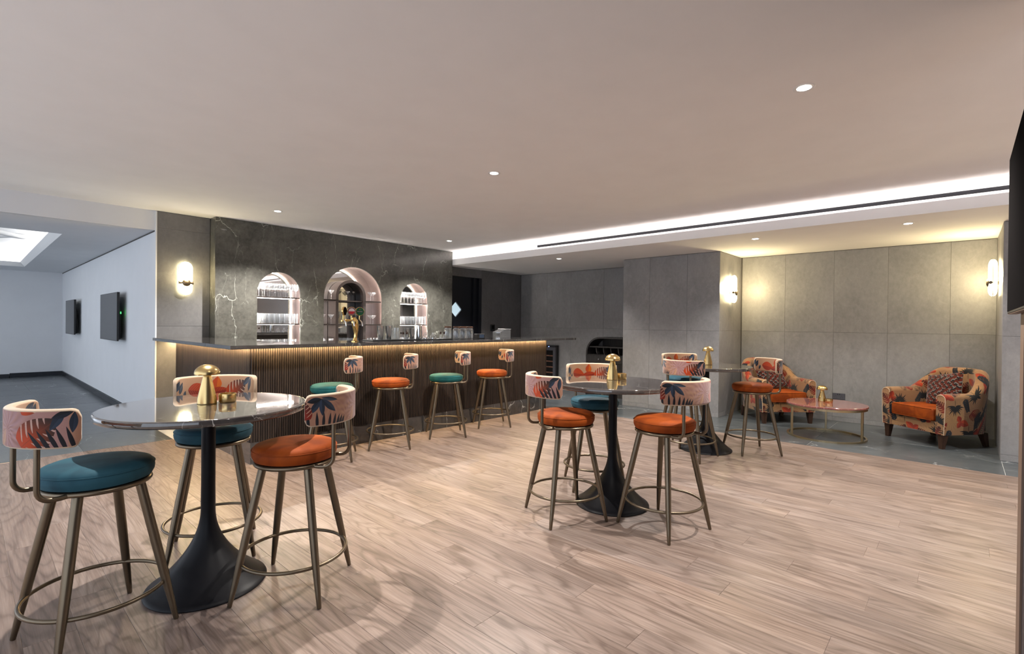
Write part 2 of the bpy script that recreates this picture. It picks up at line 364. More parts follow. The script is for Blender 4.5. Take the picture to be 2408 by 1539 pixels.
# ------------------------------------------------------------------ mesh builder
class MB:
    def __init__(s): s.v, s.f, s.m, s.uv, s.sm = [], [], [], [], []
    def add(s, vs, fs, mi=0, uvs=None, smooth=False):
        o = len(s.v); s.v += [tuple(x) for x in vs]
        for k, f in enumerate(fs):
            s.f.append([i+o for i in f]); s.m.append(mi if isinstance(mi, int) else mi[k]); s.sm.append(smooth)
            s.uv.append(uvs[k] if uvs else None)
    def box(s, x0, x1, y0, y1, z0, z1, mi=0):
        v = [(x, y, z) for z in (z0, z1) for y in (y0, y1) for x in (x0, x1)]
        s.add(v, [(0, 2, 3, 1), (4, 5, 7, 6), (0, 1, 5, 4), (2, 6, 7, 3), (0, 4, 6, 2), (1, 3, 7, 5)], mi); return s
    def bbox(s, x0, x1, y0, y1, z0, z1, b=.005, seg=1, mi=0):
        bm = bmesh.new(); bmesh.ops.create_cube(bm, size=1)
        for v in bm.verts: v.co = ((v.co.x+.5)*(x1-x0)+x0, (v.co.y+.5)*(y1-y0)+y0, (v.co.z+.5)*(z1-z0)+z0)
        bmesh.ops.bevel(bm, geom=bm.edges[:], offset=b, segments=seg, profile=.5, affect='EDGES')
        bm.verts.index_update(); s.add([v.co[:] for v in bm.verts], [[v.index for v in f.verts] for f in bm.faces], mi, None, seg > 1); bm.free(); return s
    def lathe(s, prof, n=32, ctr=(0, 0), mi=0, wob=None, smooth=True, caps=True):
        vs, fs = [], []
        for r, z in prof:
            for k in range(n):
                t = 2*PI*k/n; rr = r*(wob(t, z) if wob else 1)
                vs.append((ctr[0]+rr*math.cos(t), ctr[1]+rr*math.sin(t), z))
        for j in range(len(prof)-1):
            for k in range(n):
                a, b = j*n+k, j*n+(k+1) % n; fs.append((a, b, b+n, a+n))
        if caps and prof[0][0] > 1e-6: fs.append(tuple(range(n))[::-1])
        if caps and prof[-1][0] > 1e-6: fs.append(tuple(range((len(prof)-1)*n, len(prof)*n)))
        s.add(vs, fs, mi, None, smooth); return s
    def tube(s, path, rads, n=12, mi=0, closed=False, caps=True):
        P = [Vector(p) for p in path]; m = len(P)
        if not hasattr(rads, '__len__'): rads = [rads]*m
        vs, fs = [], []; prev = None
        for i, p in enumerate(P):
            if closed: t = P[(i+1) % m]-P[i-1]
            else: t = P[min(i+1, m-1)]-P[max(i-1, 0)]
            t.normalize()
            if prev is None:
                q = Vector((0, 0, 1)) if abs(t.z) < .9 else Vector((1, 0, 0)); u = t.cross(q).normalized()
            else: u = (prev-t*prev.dot(t)).normalized()
            prev = u; w = t.cross(u)
            for k in range(n):
                a = 2*PI*k/n; vs.append(p+(u*math.cos(a)+w*math.sin(a))*rads[i])
        for i in range(m if closed else m-1):
            j = (i+1) % m
            for k in range(n): fs.append((i*n+k, i*n+(k+1) % n, j*n+(k+1) % n, j*n+k))
        if caps and not closed: fs += [tuple(range(n))[::-1], tuple(range((m-1)*n, m*n))]
        s.add(vs, fs, mi, None, True); return s
    def prism(s, pts, z0, z1, mi=0, T=None):
        n = len(pts); vs = [(x, y, z0) for x, y in pts]+[(x, y, z1) for x, y in pts]
        if T: vs = [T(v) for v in vs]
        s.add(vs, [tuple(range(n))[::-1], tuple(range(n, 2*n))]+[(k, (k+1) % n, n+(k+1) % n, n+k) for k in range(n)], mi); return s
    def mesh(s, name, mats):
        me = D.meshes.new(name); me.from_pydata(s.v, [], s.f)
        for m in (mats if isinstance(mats, (list, tuple)) else [mats]): me.materials.append(MT[m])
        me.polygons.foreach_set('material_index', s.m)
        if any(u is not None for u in s.uv):
            l = me.uv_layers.new(name='UVMap'); k = 0
            for f, u in zip(s.f, s.uv):
                for i in range(len(f)):
                    l.data[k].uv = u[i] if u else (0, 0); k += 1
        me.update()
        bm = bmesh.new(); bm.from_mesh(me); bmesh.ops.recalc_face_normals(bm, faces=bm.faces); bm.to_mesh(me); bm.free()
        me.polygons.foreach_set('use_smooth', [bool(x) for x in s.sm])
        if any(s.sm):
            try: me.set_sharp_from_angle(angle=rad(42))
            except Exception: pass
        return me
def obj(name, me, parent=None, loc=(0, 0, 0), rz=0.0):
    o = D.objects.new(name, me); COL.objects.link(o); o.location = loc; o.rotation_euler = (0, 0, rz)
    if parent: o.parent = parent
    return o
def part(mb, name, mats, parent, label=None, loc=(0, 0, 0), rz=0.0):
    o = obj(name, mb.mesh(name, mats), parent, loc, rz)
    if label: o['label'] = label
    return o
def tag(o, label, cat, group=None):
    o['label'] = label; o['category'] = cat
    if group: o['group'] = group
    return o
def thing(name, label, cat, loc=(0, 0, 0), rz=0.0, group=None):
    return tag(obj(name, None, None, loc, rz), label, cat, group)
def struct(name, mb, mats, label=None, parent=None):
    o = obj(name, mb.mesh(name, mats), parent); o['kind'] = 'structure'
    if label: o['label'] = label
    return o
def copy_tree(o, parent=None):
    c = o.copy(); COL.objects.link(c)
    if parent: c.parent = parent
    for ch in KIDS(o): copy_tree(ch, c)
    return c
def KIDS(o): return [x for x in list(D.objects) if x.parent == o]
def arc(cx, cz, r, a0, a1, n): return [(cx+r*math.cos(rad(a0+(a1-a0)*k/n)), cz+r*math.sin(rad(a0+(a1-a0)*k/n))) for k in range(n+1)]

# ================================================================== STRUCTURE
XF, XL, YW, YM = 6.28, 8.2, 7.2, 7.0
fl = struct('floor', MB().box(-3.0, XF, -3.0, 6.46, -.10, -.0022), 'brown_trim')
fl.data.materials[0] = simple('pale_grout', (.50, .38, .30), .8)
PWD, PLN, g = .1655, 1.22, .0009
pl = MB().bbox(-PWD/2+g/2, PWD/2-g/2, -PLN/2+g/2, PLN/2-g/2, -.0055, 0, .0006).mesh('plank', 'oak')
short = {}
def plank_mesh(ln):
    k = round(ln, 3)
    if k not in short: short[k] = MB().bbox(-PWD/2+g/2, PWD/2-g/2, -k/2+g/2, k/2-g/2, -.0055, 0, .0006).mesh('plank', 'oak')
    return short[k]
rs = random.Random(3)
row = 0; x = XF-PWD/2
OFF = [0.0, .39, .68, .98, .22, .52, .85, .11]
while x > -.36:
    e = -.75-OFF[row % 8]+.08*math.sin(row*2.3)
    while e < 6.455:
        y0, y1 = max(e, -.75), min(e+PLN, 6.46)
        if y1-y0 > .05:
            full = abs(y1-y0-PLN) < 1e-6
            o = obj('plank', pl if full else plank_mesh(y1-y0), fl, (x, (y0+y1)/2, 0))
        e += PLN
    x -= PWD; row += 1
tf = struct('floor', MB().box(XF, XL+.1, -3, 7.3, -.10, -.004).box(-4.2, 1.66, 6.46, 15.8, -.10, -.004).box(1.66, XF, 6.46, 7.3, -.10, -.004), 'brown_trim', 'blue grey tiled floor around the wooden floor')
tf.data.materials[0] = simple('white_grout', (.62, .64, .64), .8)
def tile(x0, x1, y0, y1):
    h = .0022
    o = obj('tile', MB().bbox(-(x1-x0)/2+h, (x1-x0)/2-h, -(y1-y0)/2+h, (y1-y0)/2-h, -.008, 0, .001).mesh('tile', 'floor_tile'), tf, ((x0+x1)/2, (y0+y1)/2, 0))
for x0, x1 in ((XF, 7.2), (7.2, XL+.02)):
    for y0, y1 in ((-1.9, -.3), (-.3, 1.272), (1.272, 2.84), (2.84, 4.41), (4.41, 5.98), (5.98, 7.2)): tile(x0, x1, y0, y1)
yy = 6.46
while yy < 15.6:
    for x0 in (-2.35, -.78): tile(x0, x0+1.57, yy, min(yy+.92, 15.7))
    tile(.79, 1.55, yy, min(yy+.92, 15.7)); yy += .92

def wall(name, mb, label): return struct(name, mb, 'joint', label)
def panels_x(w, X, sgn, ys, zs, th=.012):
    """stone panels on a wall facing -x: front face at X"""
    for a, b in zip(ys[:-1], ys[1:]):
        for c, d in zip(zs[:-1], zs[1:]):
            obj('stone_panel', MB().bbox(0, th, -(b-a)/2+.0009, (b-a)/2-.0009, -(d-c)/2+.0009, (d-c)/2-.0009, .001).mesh('stone_panel', 'stone'), w, (X, (a+b)/2, (c+d)/2))
def panels_y(w, Y, xs, zs, th=.012, mt='stone'):
    for a, b in zip(xs[:-1], xs[1:]):
        for c, d in zip(zs[:-1], zs[1:]):
            obj('stone_panel', MB().bbox(-(b-a)/2+.0009, (b-a)/2-.0009, min(0, th), max(0, th), -(d-c)/2+.0009, (d-c)/2-.0009, .001).mesh('stone_panel', mt), w, ((a+b)/2, Y, (c+d)/2))
ZS = [0.0, .064, 1.243, 2.385]
w = wall('wall_lounge', MB().box(XL+.012, XL+.15, -.4, 7.4, 0, 2.5), 'grey stone panelled wall behind the armchairs')
panels_x(w, XL, 1, [-.29, .12, .739, 1.347, 1.965, 2.573], ZS); panels_x(w, XL, 1, [4.147, 4.48, 5.09, 5.85, 6.46, 7.19], ZS)
w = wall('wall_pillar', MB().box(7.277, XL, 2.597, 4.123, 0, 2.39), 'square stone pillar between lounge and service corner')
panels_x(w, 7.265, 1, [2.585, 3.064, 3.67, 4.135], ZS)
panels_y(w, 2.585, [7.278, 7.87, XL], ZS); panels_y(w, 4.135, [7.278, 7.87, XL], ZS, -.012)
w = wall('wall_right', MB().box(6.962, XL+.1, -1.5, -.302, 0, 2.39), 'grey stone panelled return wall right of the armchair')
panels_x(w, 6.95, 1, [-.9, -.29], ZS); panels_y(w, -.29, [6.963, 7.56, XL], ZS, -.012)
w = wall('wall_sconce', MB().box(1.55, 2.13, YW+.012, 7.45, 0, CEIL), 'dark stone wall with the sconce left of the bar')
panels_y(w, YW, [1.54, 2.118], [0, .064, 1.243, 2.435, CEIL-.004], .012, 'stone_dark')
# service wall with door opening (x 6.05-7.01, below 2.225)
w = wall('wall_service', MB().box(7.01, XL+.1, YW+.012, 7.45, 0, 2.39).box(6.02, 7.01, YW+.012, 7.45, 2.225, 2.39), 'dark stone wall beside the black service door')
panels_y(w, YW, [7.01, 7.6, XL], [0, 2.388], .012, 'stone_dark'); panels_y(w, YW, [6.05, 7.01], [2.225, 2.388], .012, 'stone_dark')
# bar back wall with three arched niches
NI = [(2.626, 3.211, 1.994), (3.562, 4.556, 2.167), (4.911, 5.488, 1.992)]
cu = D.curves.new('bar_back', 'CURVE'); cu.dimensions = '2D'; cu.fill_mode = 'BOTH'
def spl(pts):
    s = cu.splines.new('POLY'); s.points.add(len(pts)-1)
    for q, (x_, z_) in zip(s.points, pts): q.co = (x_, z_, 0, 1)
    s.use_cyclic_u = True
spl([(2.12, 0), (6.05, 0), (6.05, CEIL-.003), (2.12, CEIL-.003)])
def arch(x0, x1, zt, zb=.96, n=28, ins=0):
    r = (x1-x0)/2; cx = (x0+x1)/2
    return [(x1, zb)]+[(cx+r*math.cos(PI*k/n), zt-r+r*math.sin(PI*k/n)) for k in range(n+1)]+[(x0, zb)]
for n_ in NI: spl(arch(*n_))
cu.extrude = .010
co = D.objects.new('tmp', cu); COL.objects.link(co)
me = D.meshes.new_from_object(co.evaluated_get(bpy.context.evaluated_depsgraph_get())); D.objects.remove(co)
me.transform(Matrix.Translation((0, YM+.010, 0)) @ Matrix.Rotation(rad(90), 4, 'X'))
me.materials.clear(); me.materials.append(MT['marble'])
wb = obj('wall_bar', me); wb['kind'] = 'structure'; wb['label'] = 'polished dark veined marble wall behind the bar with three arched niches'
part(MB().box(2.121, 6.049, YM+.36, YM+.45, 0, CEIL-.004).box(2.121, 2.14, YM+.0205, YM+.36, 0, CEIL-.004).box(6.03, 6.049, YM+.0205, YM+.36, 0, CEIL-.004), 'wall_core', 'marble', wb)
for i, (x0, x1, zt) in enumerate(NI):
    dep = .20 if i != 1 else .34
    A = arch(x0-.030, x1+.030, zt+.030); mb = MB(); n = len(A)
    vs = [(x_, YM+.0205, z_) for x_, z_ in A]+[(x_, YM+dep, z_) for x_, z_ in A]
    mb.add(vs, [(k, (k+1) % n, n+(k+1) % n, n+k) for k in range(n)], 0, None, False)
    part(mb, 'niche_lining', 'niche', wb)
    m2 = MB(); A2 = arch(x0-.031, x1+.031, zt+.031)
    m2.add([(x_, YM+dep, z_) for x_, z_ in A2]+[(x_, YM+dep+.006, z_) for x_, z_ in A2], [tuple(range(n)), tuple(range(n, 2*n))[::-1]]); part(m2, 'mirror', 'mirror', wb)
    # light strip bedded in the lining just behind the marble edge
    A3 = arch(x0-.0225, x1+.0225, zt+.0225, 1.0)
    part(MB().tube([(x_, YM+.0265, z_) for x_, z_ in A3], .0036, 6), 'light_strip', 'led_white', wb)
    if i == 1:
        for z in (1.285, 1.655):
            part(MB().box(x0+.006, 3.81, YM+.02, YM+.31, z-.018, z), 'shelf', 'inner_arch', wb)
            part(MB().box(4.30, x1-.006, YM+.02, YM+.31, z-.018, z), 'shelf', 'inner_arch', wb)
            part(MB().box(3.845, 4.265, YM+.11, YM+.32, z-.02, z), 'shelf', 'inner_arch', wb)
        Ao, Ai = arch(3.80, 4.315, 1.975), arch(3.845, 4.27, 1.932); n = len(Ao)
        vs = [(x_, y_, z_) for y_ in (YM+.09, YM+.33) for P_ in (Ao, Ai) for x_, z_ in P_]
        fs = []
        for k in range(n-1): fs += [(k, k+1, n+k+1, n+k), (2*n+k, 2*n+k+1, 3*n+k+1, 3*n+k), (k, k+1, 2*n+k+1, 2*n+k), (n+k, n+k+1, 3*n+k+1, 3*n+k)]
        m3 = MB(); m3.add(vs, fs); part(m3, 'inner_arch', 'inner_arch', wb, 'smaller dark bronze arch set inside the middle niche')
    else:
        for z in (1.285, 1.655):
            sh = part(MB().box(x0+.006, x1-.006, YM+.015, YM+dep-.004, z-.014, z), 'shelf', 'inner_arch', wb)
            part(MB().box(x0+.02, x1-.02, YM+.145, YM+.155, z-.017, z-.0142), 'light_strip', 'led_shelf', sh)
    part(MB().box(x0+.006, x1-.006, YM+.012, YM+dep-.004, .955, .97), 'shelf', 'inner_arch', wb)

# service door
d = struct('door_1', MB().box(6.06, 6.80, YW+.06, YW+.10, 0, 1.433-.03).box(6.06, 6.80, YW+.06, YW+.10, 1.735+.03, 2.22), 'door_black', 'black service door with a small diamond window')
cxd, czd, hw, hh = 6.372, 1.584, .158, .152
m1 = MB()
ring_o = [(6.06, 1.403), (6.80, 1.403), (6.80, 1.765), (6.06, 1.765)]; ring_i = [(cxd, czd-hh), (cxd+hw, czd), (cxd, czd+hh), (cxd-hw, czd)]
oo = [(cxd, 1.403), (6.80, 1.403), (6.80, czd), (6.80, 1.765), (cxd, 1.765), (6.06, 1.765), (6.06, czd), (6.06, 1.403)]
ii = [ring_i[0], ((ring_i[0][0]+ring_i[1][0])/2, (ring_i[0][1]+ring_i[1][1])/2), ring_i[1], ((ring_i[1][0]+ring_i[2][0])/2, (ring_i[1][1]+ring_i[2][1])/2), ring_i[2], ((ring_i[2][0]+ring_i[3][0])/2, (ring_i[2][1]+ring_i[3][1])/2), ring_i[3], ((ring_i[3][0]+ring_i[0][0])/2, (ring_i[3][1]+ring_i[0][1])/2)]
vs = [(x_, y_, z_) for y_ in (YW+.06, YW+.10) for P_ in (oo, ii) for x_, z_ in P_]; fs = []
for k in range(8):
    j = (k+1) % 8; fs += [(k, j, 8+j, 8+k), (16+k, 16+j, 24+j, 24+k), (8+k, 8+j, 24+j, 24+k)]
m1.add(vs, fs); part(m1, 'door_panel', 'door_black', d)
m2 = MB(); q = [(cxd, czd-hh*.94), (cxd+hw*.94, czd), (cxd, czd+hh*.94), (cxd-hw*.94, czd)]
m2.add([(x_, y_, z_) for y_ in (YW+.082, YW+.088) for x_, z_ in q], [(0, 1, 2, 3), (7, 6, 5, 4), (0, 1, 5, 4), (1, 2, 6, 5), (2, 3, 7, 6), (3, 0, 4, 7)])
part(m2, 'pane', 'pane', d)
part(MB().box(6.80, 6.85, YW+.02, YW+.12, 0, 2.224).box(6.85, 6.93, YW+.05, YW+.12, 0, 2.224).box(6.93, 7.009, YW+.005, YW+.12, 0, 2.224).box(6.052, 6.80, YW+.05, YW+.12, 2.219, 2.2245), 'door_frame', 'door_black', d)

# left room
w = struct('wall_left', MB().box(1.555, 1.68, 7.46, 15.8, 0, LFT).box(1.535, 1.549, YW-.004, 7.46, 0, CEIL-.004).box(1.549, 1.68, 7.452, 7.46, 0, LFT), 'plaster_cool', 'pale blue grey wall of the left room carrying the two screens')
w2 = struct('wall_left', MB().box(1.535, 1.556, 7.46, 15.7, .105, LFT-.012), 'plaster_cool', 'upper face of the left room wall', )
w3 = struct('wall_far', MB().box(-4.2, 1.68, 15.7, 15.85, 0, LFT+.4), 'plaster_cool', 'far pale grey wall of the left room')
bmb = simple('near_black_skirting', (.018, .021, .027), .25)
MT['skirt'] = bmb
struct('baseboard_left', MB().bbox(1.524, 1.556, 7.44, 15.69, 0, .10, .004), 'skirt', 'near black skirting along the left room side wall')
struct('baseboard_far', MB().bbox(.662, 1.53, 15.675, 15.70, 0, .10, .004).bbox(-4.2, .655, 15.655, 15.70, 0, .085, .004), 'skirt', 'near black skirting along the far wall')
struct('gap_shade_strip_1', MB().box(1.530, 1.56, 7.24, 15.7, LFT-.014, LFT-.001), 'joint', 'dark strip painted as the shadow gap under the left room ceiling')  # dark strip stands in for the shade of the ceiling gap
# ceilings
struct('ceiling', MB().box(-3.2, 6.30, -3.0, 7.24, CEIL, CEIL+.12), 'plaster', 'large plain white main ceiling')
XT, YT0, YT1 = .823, 8.49, 14.49
cl = struct('ceiling', MB().box(XT, 1.68, 7.25, 15.8, LFT, LFT+.05).box(-4.2, XT, 7.25, YT0, LFT, LFT+.05).box(-4.2, XT, YT1, 15.8, LFT, LFT+.05).box(-4.2, 1.548, 7.23, 7.26, LFT, CEIL).box(-4.2, -2.4, YT0, YT1, LFT, LFT+.05), 'plaster_cool', 'lowered ceiling of the left room with a lit tray')
m = MB()
lo = [(-2.4, YT0), (XT, YT0), (XT, YT1), (-2.4, YT1)]; hi = [(-2.33, YT0+.07), (XT-.07, YT0+.07), (XT-.07, YT1-.07), (-2.33, YT1-.07)]
vs = [(x_, y_, LFT) for x_, y_ in lo]+[(x_, y_, LFT+.09) for x_, y_ in hi]
m.add(vs, [(k, (k+1) % 4, 4+(k+1) % 4, 4+k) for k in range(4)]); part(m, 'tray_lip', 'white_trim', cl)
m = MB().box(-3.0, 1.25, YT0-.4, YT1+.4, LFT+.40, LFT+.43).box(1.22, 1.25, YT0-.4, YT1+.4, LFT+.05, LFT+.4).box(-3, 1.22, YT0-.4, YT0-.37, LFT+.05, LFT+.4).box(-3, 1.22, YT1+.37, YT1+.4, LFT+.05, LFT+.4).box(-3.03, -3, YT0-.4, YT1+.4, LFT+.05, LFT+.4)
part(m, 'tray_ceiling', 'plaster', cl)
part(MB().box(1.00, 1.03, YT0-.2, YT1+.2, LFT+.06, LFT+.075).box(-2.6, 1.0, YT0-.22, YT0-.19, LFT+.06, LFT+.075).box(-2.6, 1.0, YT1+.19, YT1+.22, LFT+.06, LFT+.075).box(-2.63, -2.6, YT0-.2, YT1+.2, LFT+.06, LFT+.075), 'light_strip', 'led_tray', cl)
sf = struct('ceiling', MB().box(6.065, XL+.12, -3, 7.4, SOF, SOF+.02).box(6.05, 6.066, -3, 6.998, SOF, 2.497).box(6.20, 6.22, -3, 6.998, SOF+.02, 2.55).box(6.20, 6.22, -3, 6.998, 2.592, CEIL).box(6.20, 6.22, 5.12, 6.998, 2.55, 2.592).box(6.051, 6.22, 6.998, 7.19, SOF+.001, CEIL), 'plaster', 'lowered ceiling edge with light cove over the lounge')
part(MB().box(6.225, 6.26, -3, 5.12, 2.53, 2.61), 'air_slot', 'door_black', sf, 'long black linear air slot above the light cove')
part(MB().box(6.085, 6.135, -3, 6.99, SOF+.02, 2.462), 'light_shelf', 'plaster', sf)
part(MB().box(6.10, 6.125, -3, 6.99, 2.4625, 2.474), 'light_strip', 'led_cove', sf)
struct('gap_shade_strip_2', MB().box(XL-.004, XL+.012, -.29, 7.19, 2.386, 2.392).box(7.01, XL, YW-.004, YW+.012, 2.386, 2.392), 'joint', 'dark strip painted as the shadow gap at the top of the lounge walls')  # shade of the gap put in as dark strips along the wall tops
# near right wall with its brown edge trim
w = struct('wall_near', MB().box(-.6, 2.70, -.40, -.178, 0, CEIL), 'navy_wall', 'dark wall at the right edge of the picture carrying the big television')
part(MB().box(2.70, 2.85, -.40, -.1715, 0, CEIL), 'edge_trim', 'brown_trim', w)

MT['taupe']=simple('taupe_wall', (.30, .27, .25), .7)
struct('wall_back', MB().box(.8, XL+.1, -3.1, -3.0, 0, CEIL), 'taupe', 'taupe wall behind the camera')

# downlights
for i, (x, y) in enumerate(MAIN_LIGHTS+LOW_LIGHTS):
    z = CEIL if i < 4 else SOF
    lb = ['round white recessed downlight near the middle of the main ceiling', 'large round white recessed downlight, nearest to the camera at upper right', 'small recessed downlight in the main ceiling at the left end of the bar', 'small recessed downlight in the main ceiling near the marble wall right corner',
          'recessed downlight in the lowered ceiling nearest the service door', 'recessed downlight in the lowered ceiling in front of the pillar', 'recessed downlight in the lowered ceiling above the right armchair'][i]
    t = thing('downlight', lb, 'ceiling light', (x, y, z), 0, 'recessed ceiling downlights')
    part(MB().lathe([(.036, -.001), (.052, -.003), (.056, 0), (.056, .002), (.036, .002)], 32, caps=False), 'trim_ring', 'white_trim', t)
    part(MB().lathe([(0, -.0015), (.036, -.0015), (.036, .002)], 32), 'lens', 'lamp_disc', t)

# ================================================================== BAR
bar = thing('bar_counter', 'long L-shaped bar with fluted dark walnut front, marble plinth and glowing under-counter light', 'bar counter', (1.75, 4.81, 0))
part(MB().bbox(-.24, 4.85, -.21, .44, 1.07, 1.103, .003).bbox(-.24, .40, .44, 2.388, 1.07, 1.103, .003), 'countertop', 'counter', bar)
part(MB().box(.012, 4.335, .012, .30, .2, 1.07).box(.012, .28, .3, 2.385, .2, 1.07), 'body', 'joint', bar)
part(MB().box(.004, 4.18, -.0, .26, 0, .198).box(.003, .26, .26, 2.385, 0, .198), 'plinth', 'counter', bar, 'dark veined marble plinth')
part(MB().box(4.18, 4.335, .02, .26, 0, .2), 'end_recess', 'joint', bar)
SP = .0214
slat = MB().prism([(-.0082, .012), (-.0082, .003), (-.0045, -.002), (.0045, -.002), (.0082, .003), (.0082, .012)], .198, 1.069).mesh('slat', 'walnut')
for k in range(202): obj('slat', slat, bar, (.016+k*SP, 0, 0))
for k in range(98): obj('slat', slat, bar, (0, .030+k*.0241, 0), rad(-90))
part(MB().bbox(4.336, 4.352, .0, .30, 0, 1.069, .002), 'end_panel', 'walnut', bar)
part(MB().box(.0, 4.34, -.034, -.016, 1.0672, 1.0698).box(-.034, -.016, -.02, 2.38, 1.0672, 1.0698), 'light_strip', 'led_warm', bar)

# ================================================================== STOOLS
def stool_parts(root, cushion, full=True):
    q = MB()
    for k in range(4):
        a = rad(45+90*k); ca, sa = math.cos(a), math.sin(a)
        def P(t): r = .292+(.150-.292)*t; return (r*ca, r*sa, .001+.624*t)
        m = MB().tube([P(0), P(.004), P(.10), P(.30), P(.55), P(.9), P(1)], [.0085, .0100, .0125, .0165, .0185, .0185, .0185], 16)
        part(m, 'leg', 'bronze', root)
    part(MB().tube([(.243*math.cos(2*PI*k/48), .243*math.sin(2*PI*k/48), .175) for k in range(48)], .0085, 10, 0, True), 'foot_ring', 'bronze', root)
    part(MB().tube([(.178*math.cos(2*PI*k/48), .178*math.sin(2*PI*k/48), .628) for k in range(48)], .0105, 12, 0, True).lathe([(0, .622), (.176, .622), (.176, .636), (0, .636)], 32), 'seat_frame', 'bronze', root)
    cs = part(MB().lathe([(0, .637), (.165, .637), (.186, .645), (.1945, .662), (.1965, .678), (.193, .696), (.183, .7085), (.165, .7155), (.12, .7195), (.06, .721), (0, .7215)], 56), 'cushion', cushion, root)
    part(MB().tube([(.1955*math.cos(2*PI*k/56), .1955*math.sin(2*PI*k/56), .6995-.006) for k in range(56)], .0022, 6, 0, True), 'piping', cushion, cs)
    for s in (-1, 1):
        pts = [(.10, s*.105, .628), (.165, s*.114, .626)]+[(.188+.045*math.sin(rad(t)), s*.116, .672-.045*math.cos(rad(t))) for t in range(0, 91, 15)]+[(.233, s*.116, .75), (.233, s*.116, .88)]
        part(MB().tube(pts, .0098, 12), 'back_post', 'bronze', root)
    # wrap-around backrest
    R0, H, Tk, A, Zc, OX = .2275, .148, .036, rad(66), .905, .040
    NT = 56; q = MB(); ring = []
    cs_ = []
    for k in range(6): cs_.append((Tk/2-.010+.010*math.cos(PI/2*k/5), .5, math.sin(PI/2*k/5)))
    sec = []
    r_ = .012
    def secpts(hh, tt):
        o_ = []; rr = min(r_, hh*.6, tt*.48)
        for cx, cz, a0 in ((tt/2-rr, hh/2-rr, 0), (-tt/2+rr, hh/2-rr, 90), (-tt/2+rr, -hh/2+rr, 180), (tt/2-rr, -hh/2+rr, 270)):
            for k in range(5):
                a = rad(a0+90*k/4); o_.append((cx+rr*math.cos(a), cz+rr*math.sin(a)))
        return o_
    vs, fs, mi, uvs = [], [], [], []
    n = 20
    for j in range(NT+1):
        th = -A+2*A*j/NT; dend = min(j, NT-j)*2*A*R0/NT; rc = .030
        k = 1.0 if dend >= rc else math.sqrt(max(0, 1-((rc-dend)/rc)**2))
        hh = H-2*rc*(1-k)*.95; tt = Tk*(.55+.45*k)
        for (dr, dz) in secpts(hh, tt):
            vs.append(((R0+dr)*math.cos(th)+OX, (R0+dr)*math.sin(th), Zc+dz))
    for j in range(NT):
        for k in range(n):
            a, b_ = j*n+k, j*n+(k+1) % n
            fs.append((a, b_, b_+n, a+n))
            kk = k % n
            if k in (19, 0): side = None
            outer = k in (19,); inner = k in (9,)
            # flat faces: between corner 3 end (19) and corner 0 start (0) is the outer face; between 9 and 10 the inner face
            mi.append(0 if (k == 19 or k == 9) else (0 if k in (18, 0, 8, 10) else 1))
            u = []
            for idx in (a, b_, b_+n, a+n):
                x_, y_, z_ = vs[idx]; t = (math.atan2(y_, x_-OX)+A)/(2*A); vv = (z_-(Zc-H/2))/H
                u.append((t, vv*.5) if (k in (18, 19, 0)) else (1-t, .5+vv*.5))
            uvs.append(u)
    fs += [tuple(range(n))[::-1], tuple(range(NT*n, NT*n+n))]; mi += [1, 1]; uvs += [None, None]
    q.add(vs, fs, mi, uvs, True)
    bk = part(q, 'backrest', ['stool_print', 'cream'], root)
stA = 'round-seat counter stool with wrap-around tropical print backrest'
STOOLS = [('teal', .38, 2.705, 193, 'blue velvet stool at far left, closest to the camera, its printed back towards us', 'stools around the high tables'),
 ('orange', 1.107, 2.457, -48, 'burnt orange velvet stool on the right side of the nearest high table', 'stools around the high tables'),
 ('teal', .966, 3.185, 69.6, 'blue velvet stool behind the nearest high table, facing the camera', 'stools around the high tables'),
 ('orange', 2.791, 2.023, 153, 'burnt orange velvet stool on the left side of the middle high table', 'stools around the high tables'),
 ('orange', 3.078, 1.44, -103, 'burnt orange velvet stool in front right of the middle high table, back towards us', 'stools around the high tables'),
 ('teal', 3.49, 2.24, 45, 'blue velvet stool behind the middle high table, facing the camera', 'stools around the high tables'),
 ('orange', 5.564, 1.634, -45, 'burnt orange velvet stool right of the farthest high table, in front of the left armchair', 'stools around the high tables'),
 ('teal', 4.91, 2.03, 177, 'stool before the farthest high table, its printed back towards us and seat hidden', 'stools around the high tables'),
 ('teal', 5.68, 2.42, 45, 'light blue stool beyond the farthest high table, facing the camera beside the pillar', 'stools around the high tables'),
 ('green_teal', 2.385, 4.512, -35, 'green teal velvet stool at the bar, leftmost of the four', 'stools along the bar'),
 ('orange', 3.050, 4.508, -36, 'burnt orange stool at the bar, second from the left', 'stools along the bar'),
 ('green_teal', 3.806, 4.495, -33, 'green teal velvet stool at the bar, third from the left', 'stools along the bar'),
 ('orange', 4.585, 4.508, -34, 'burnt orange stool at the bar, rightmost of the four', 'stools along the bar')]
proto = {}
for col, x, y, a, lb, gr in STOOLS:
    if col not in proto:
        t = obj('counter_stool', None); stool_parts(t, col); proto[col] = t
    else: t = copy_tree(proto[col])
    t.location = (x, y, 0); t.rotation_euler = (0, 0, rad(a)); tag(t, lb, 'stool', gr)

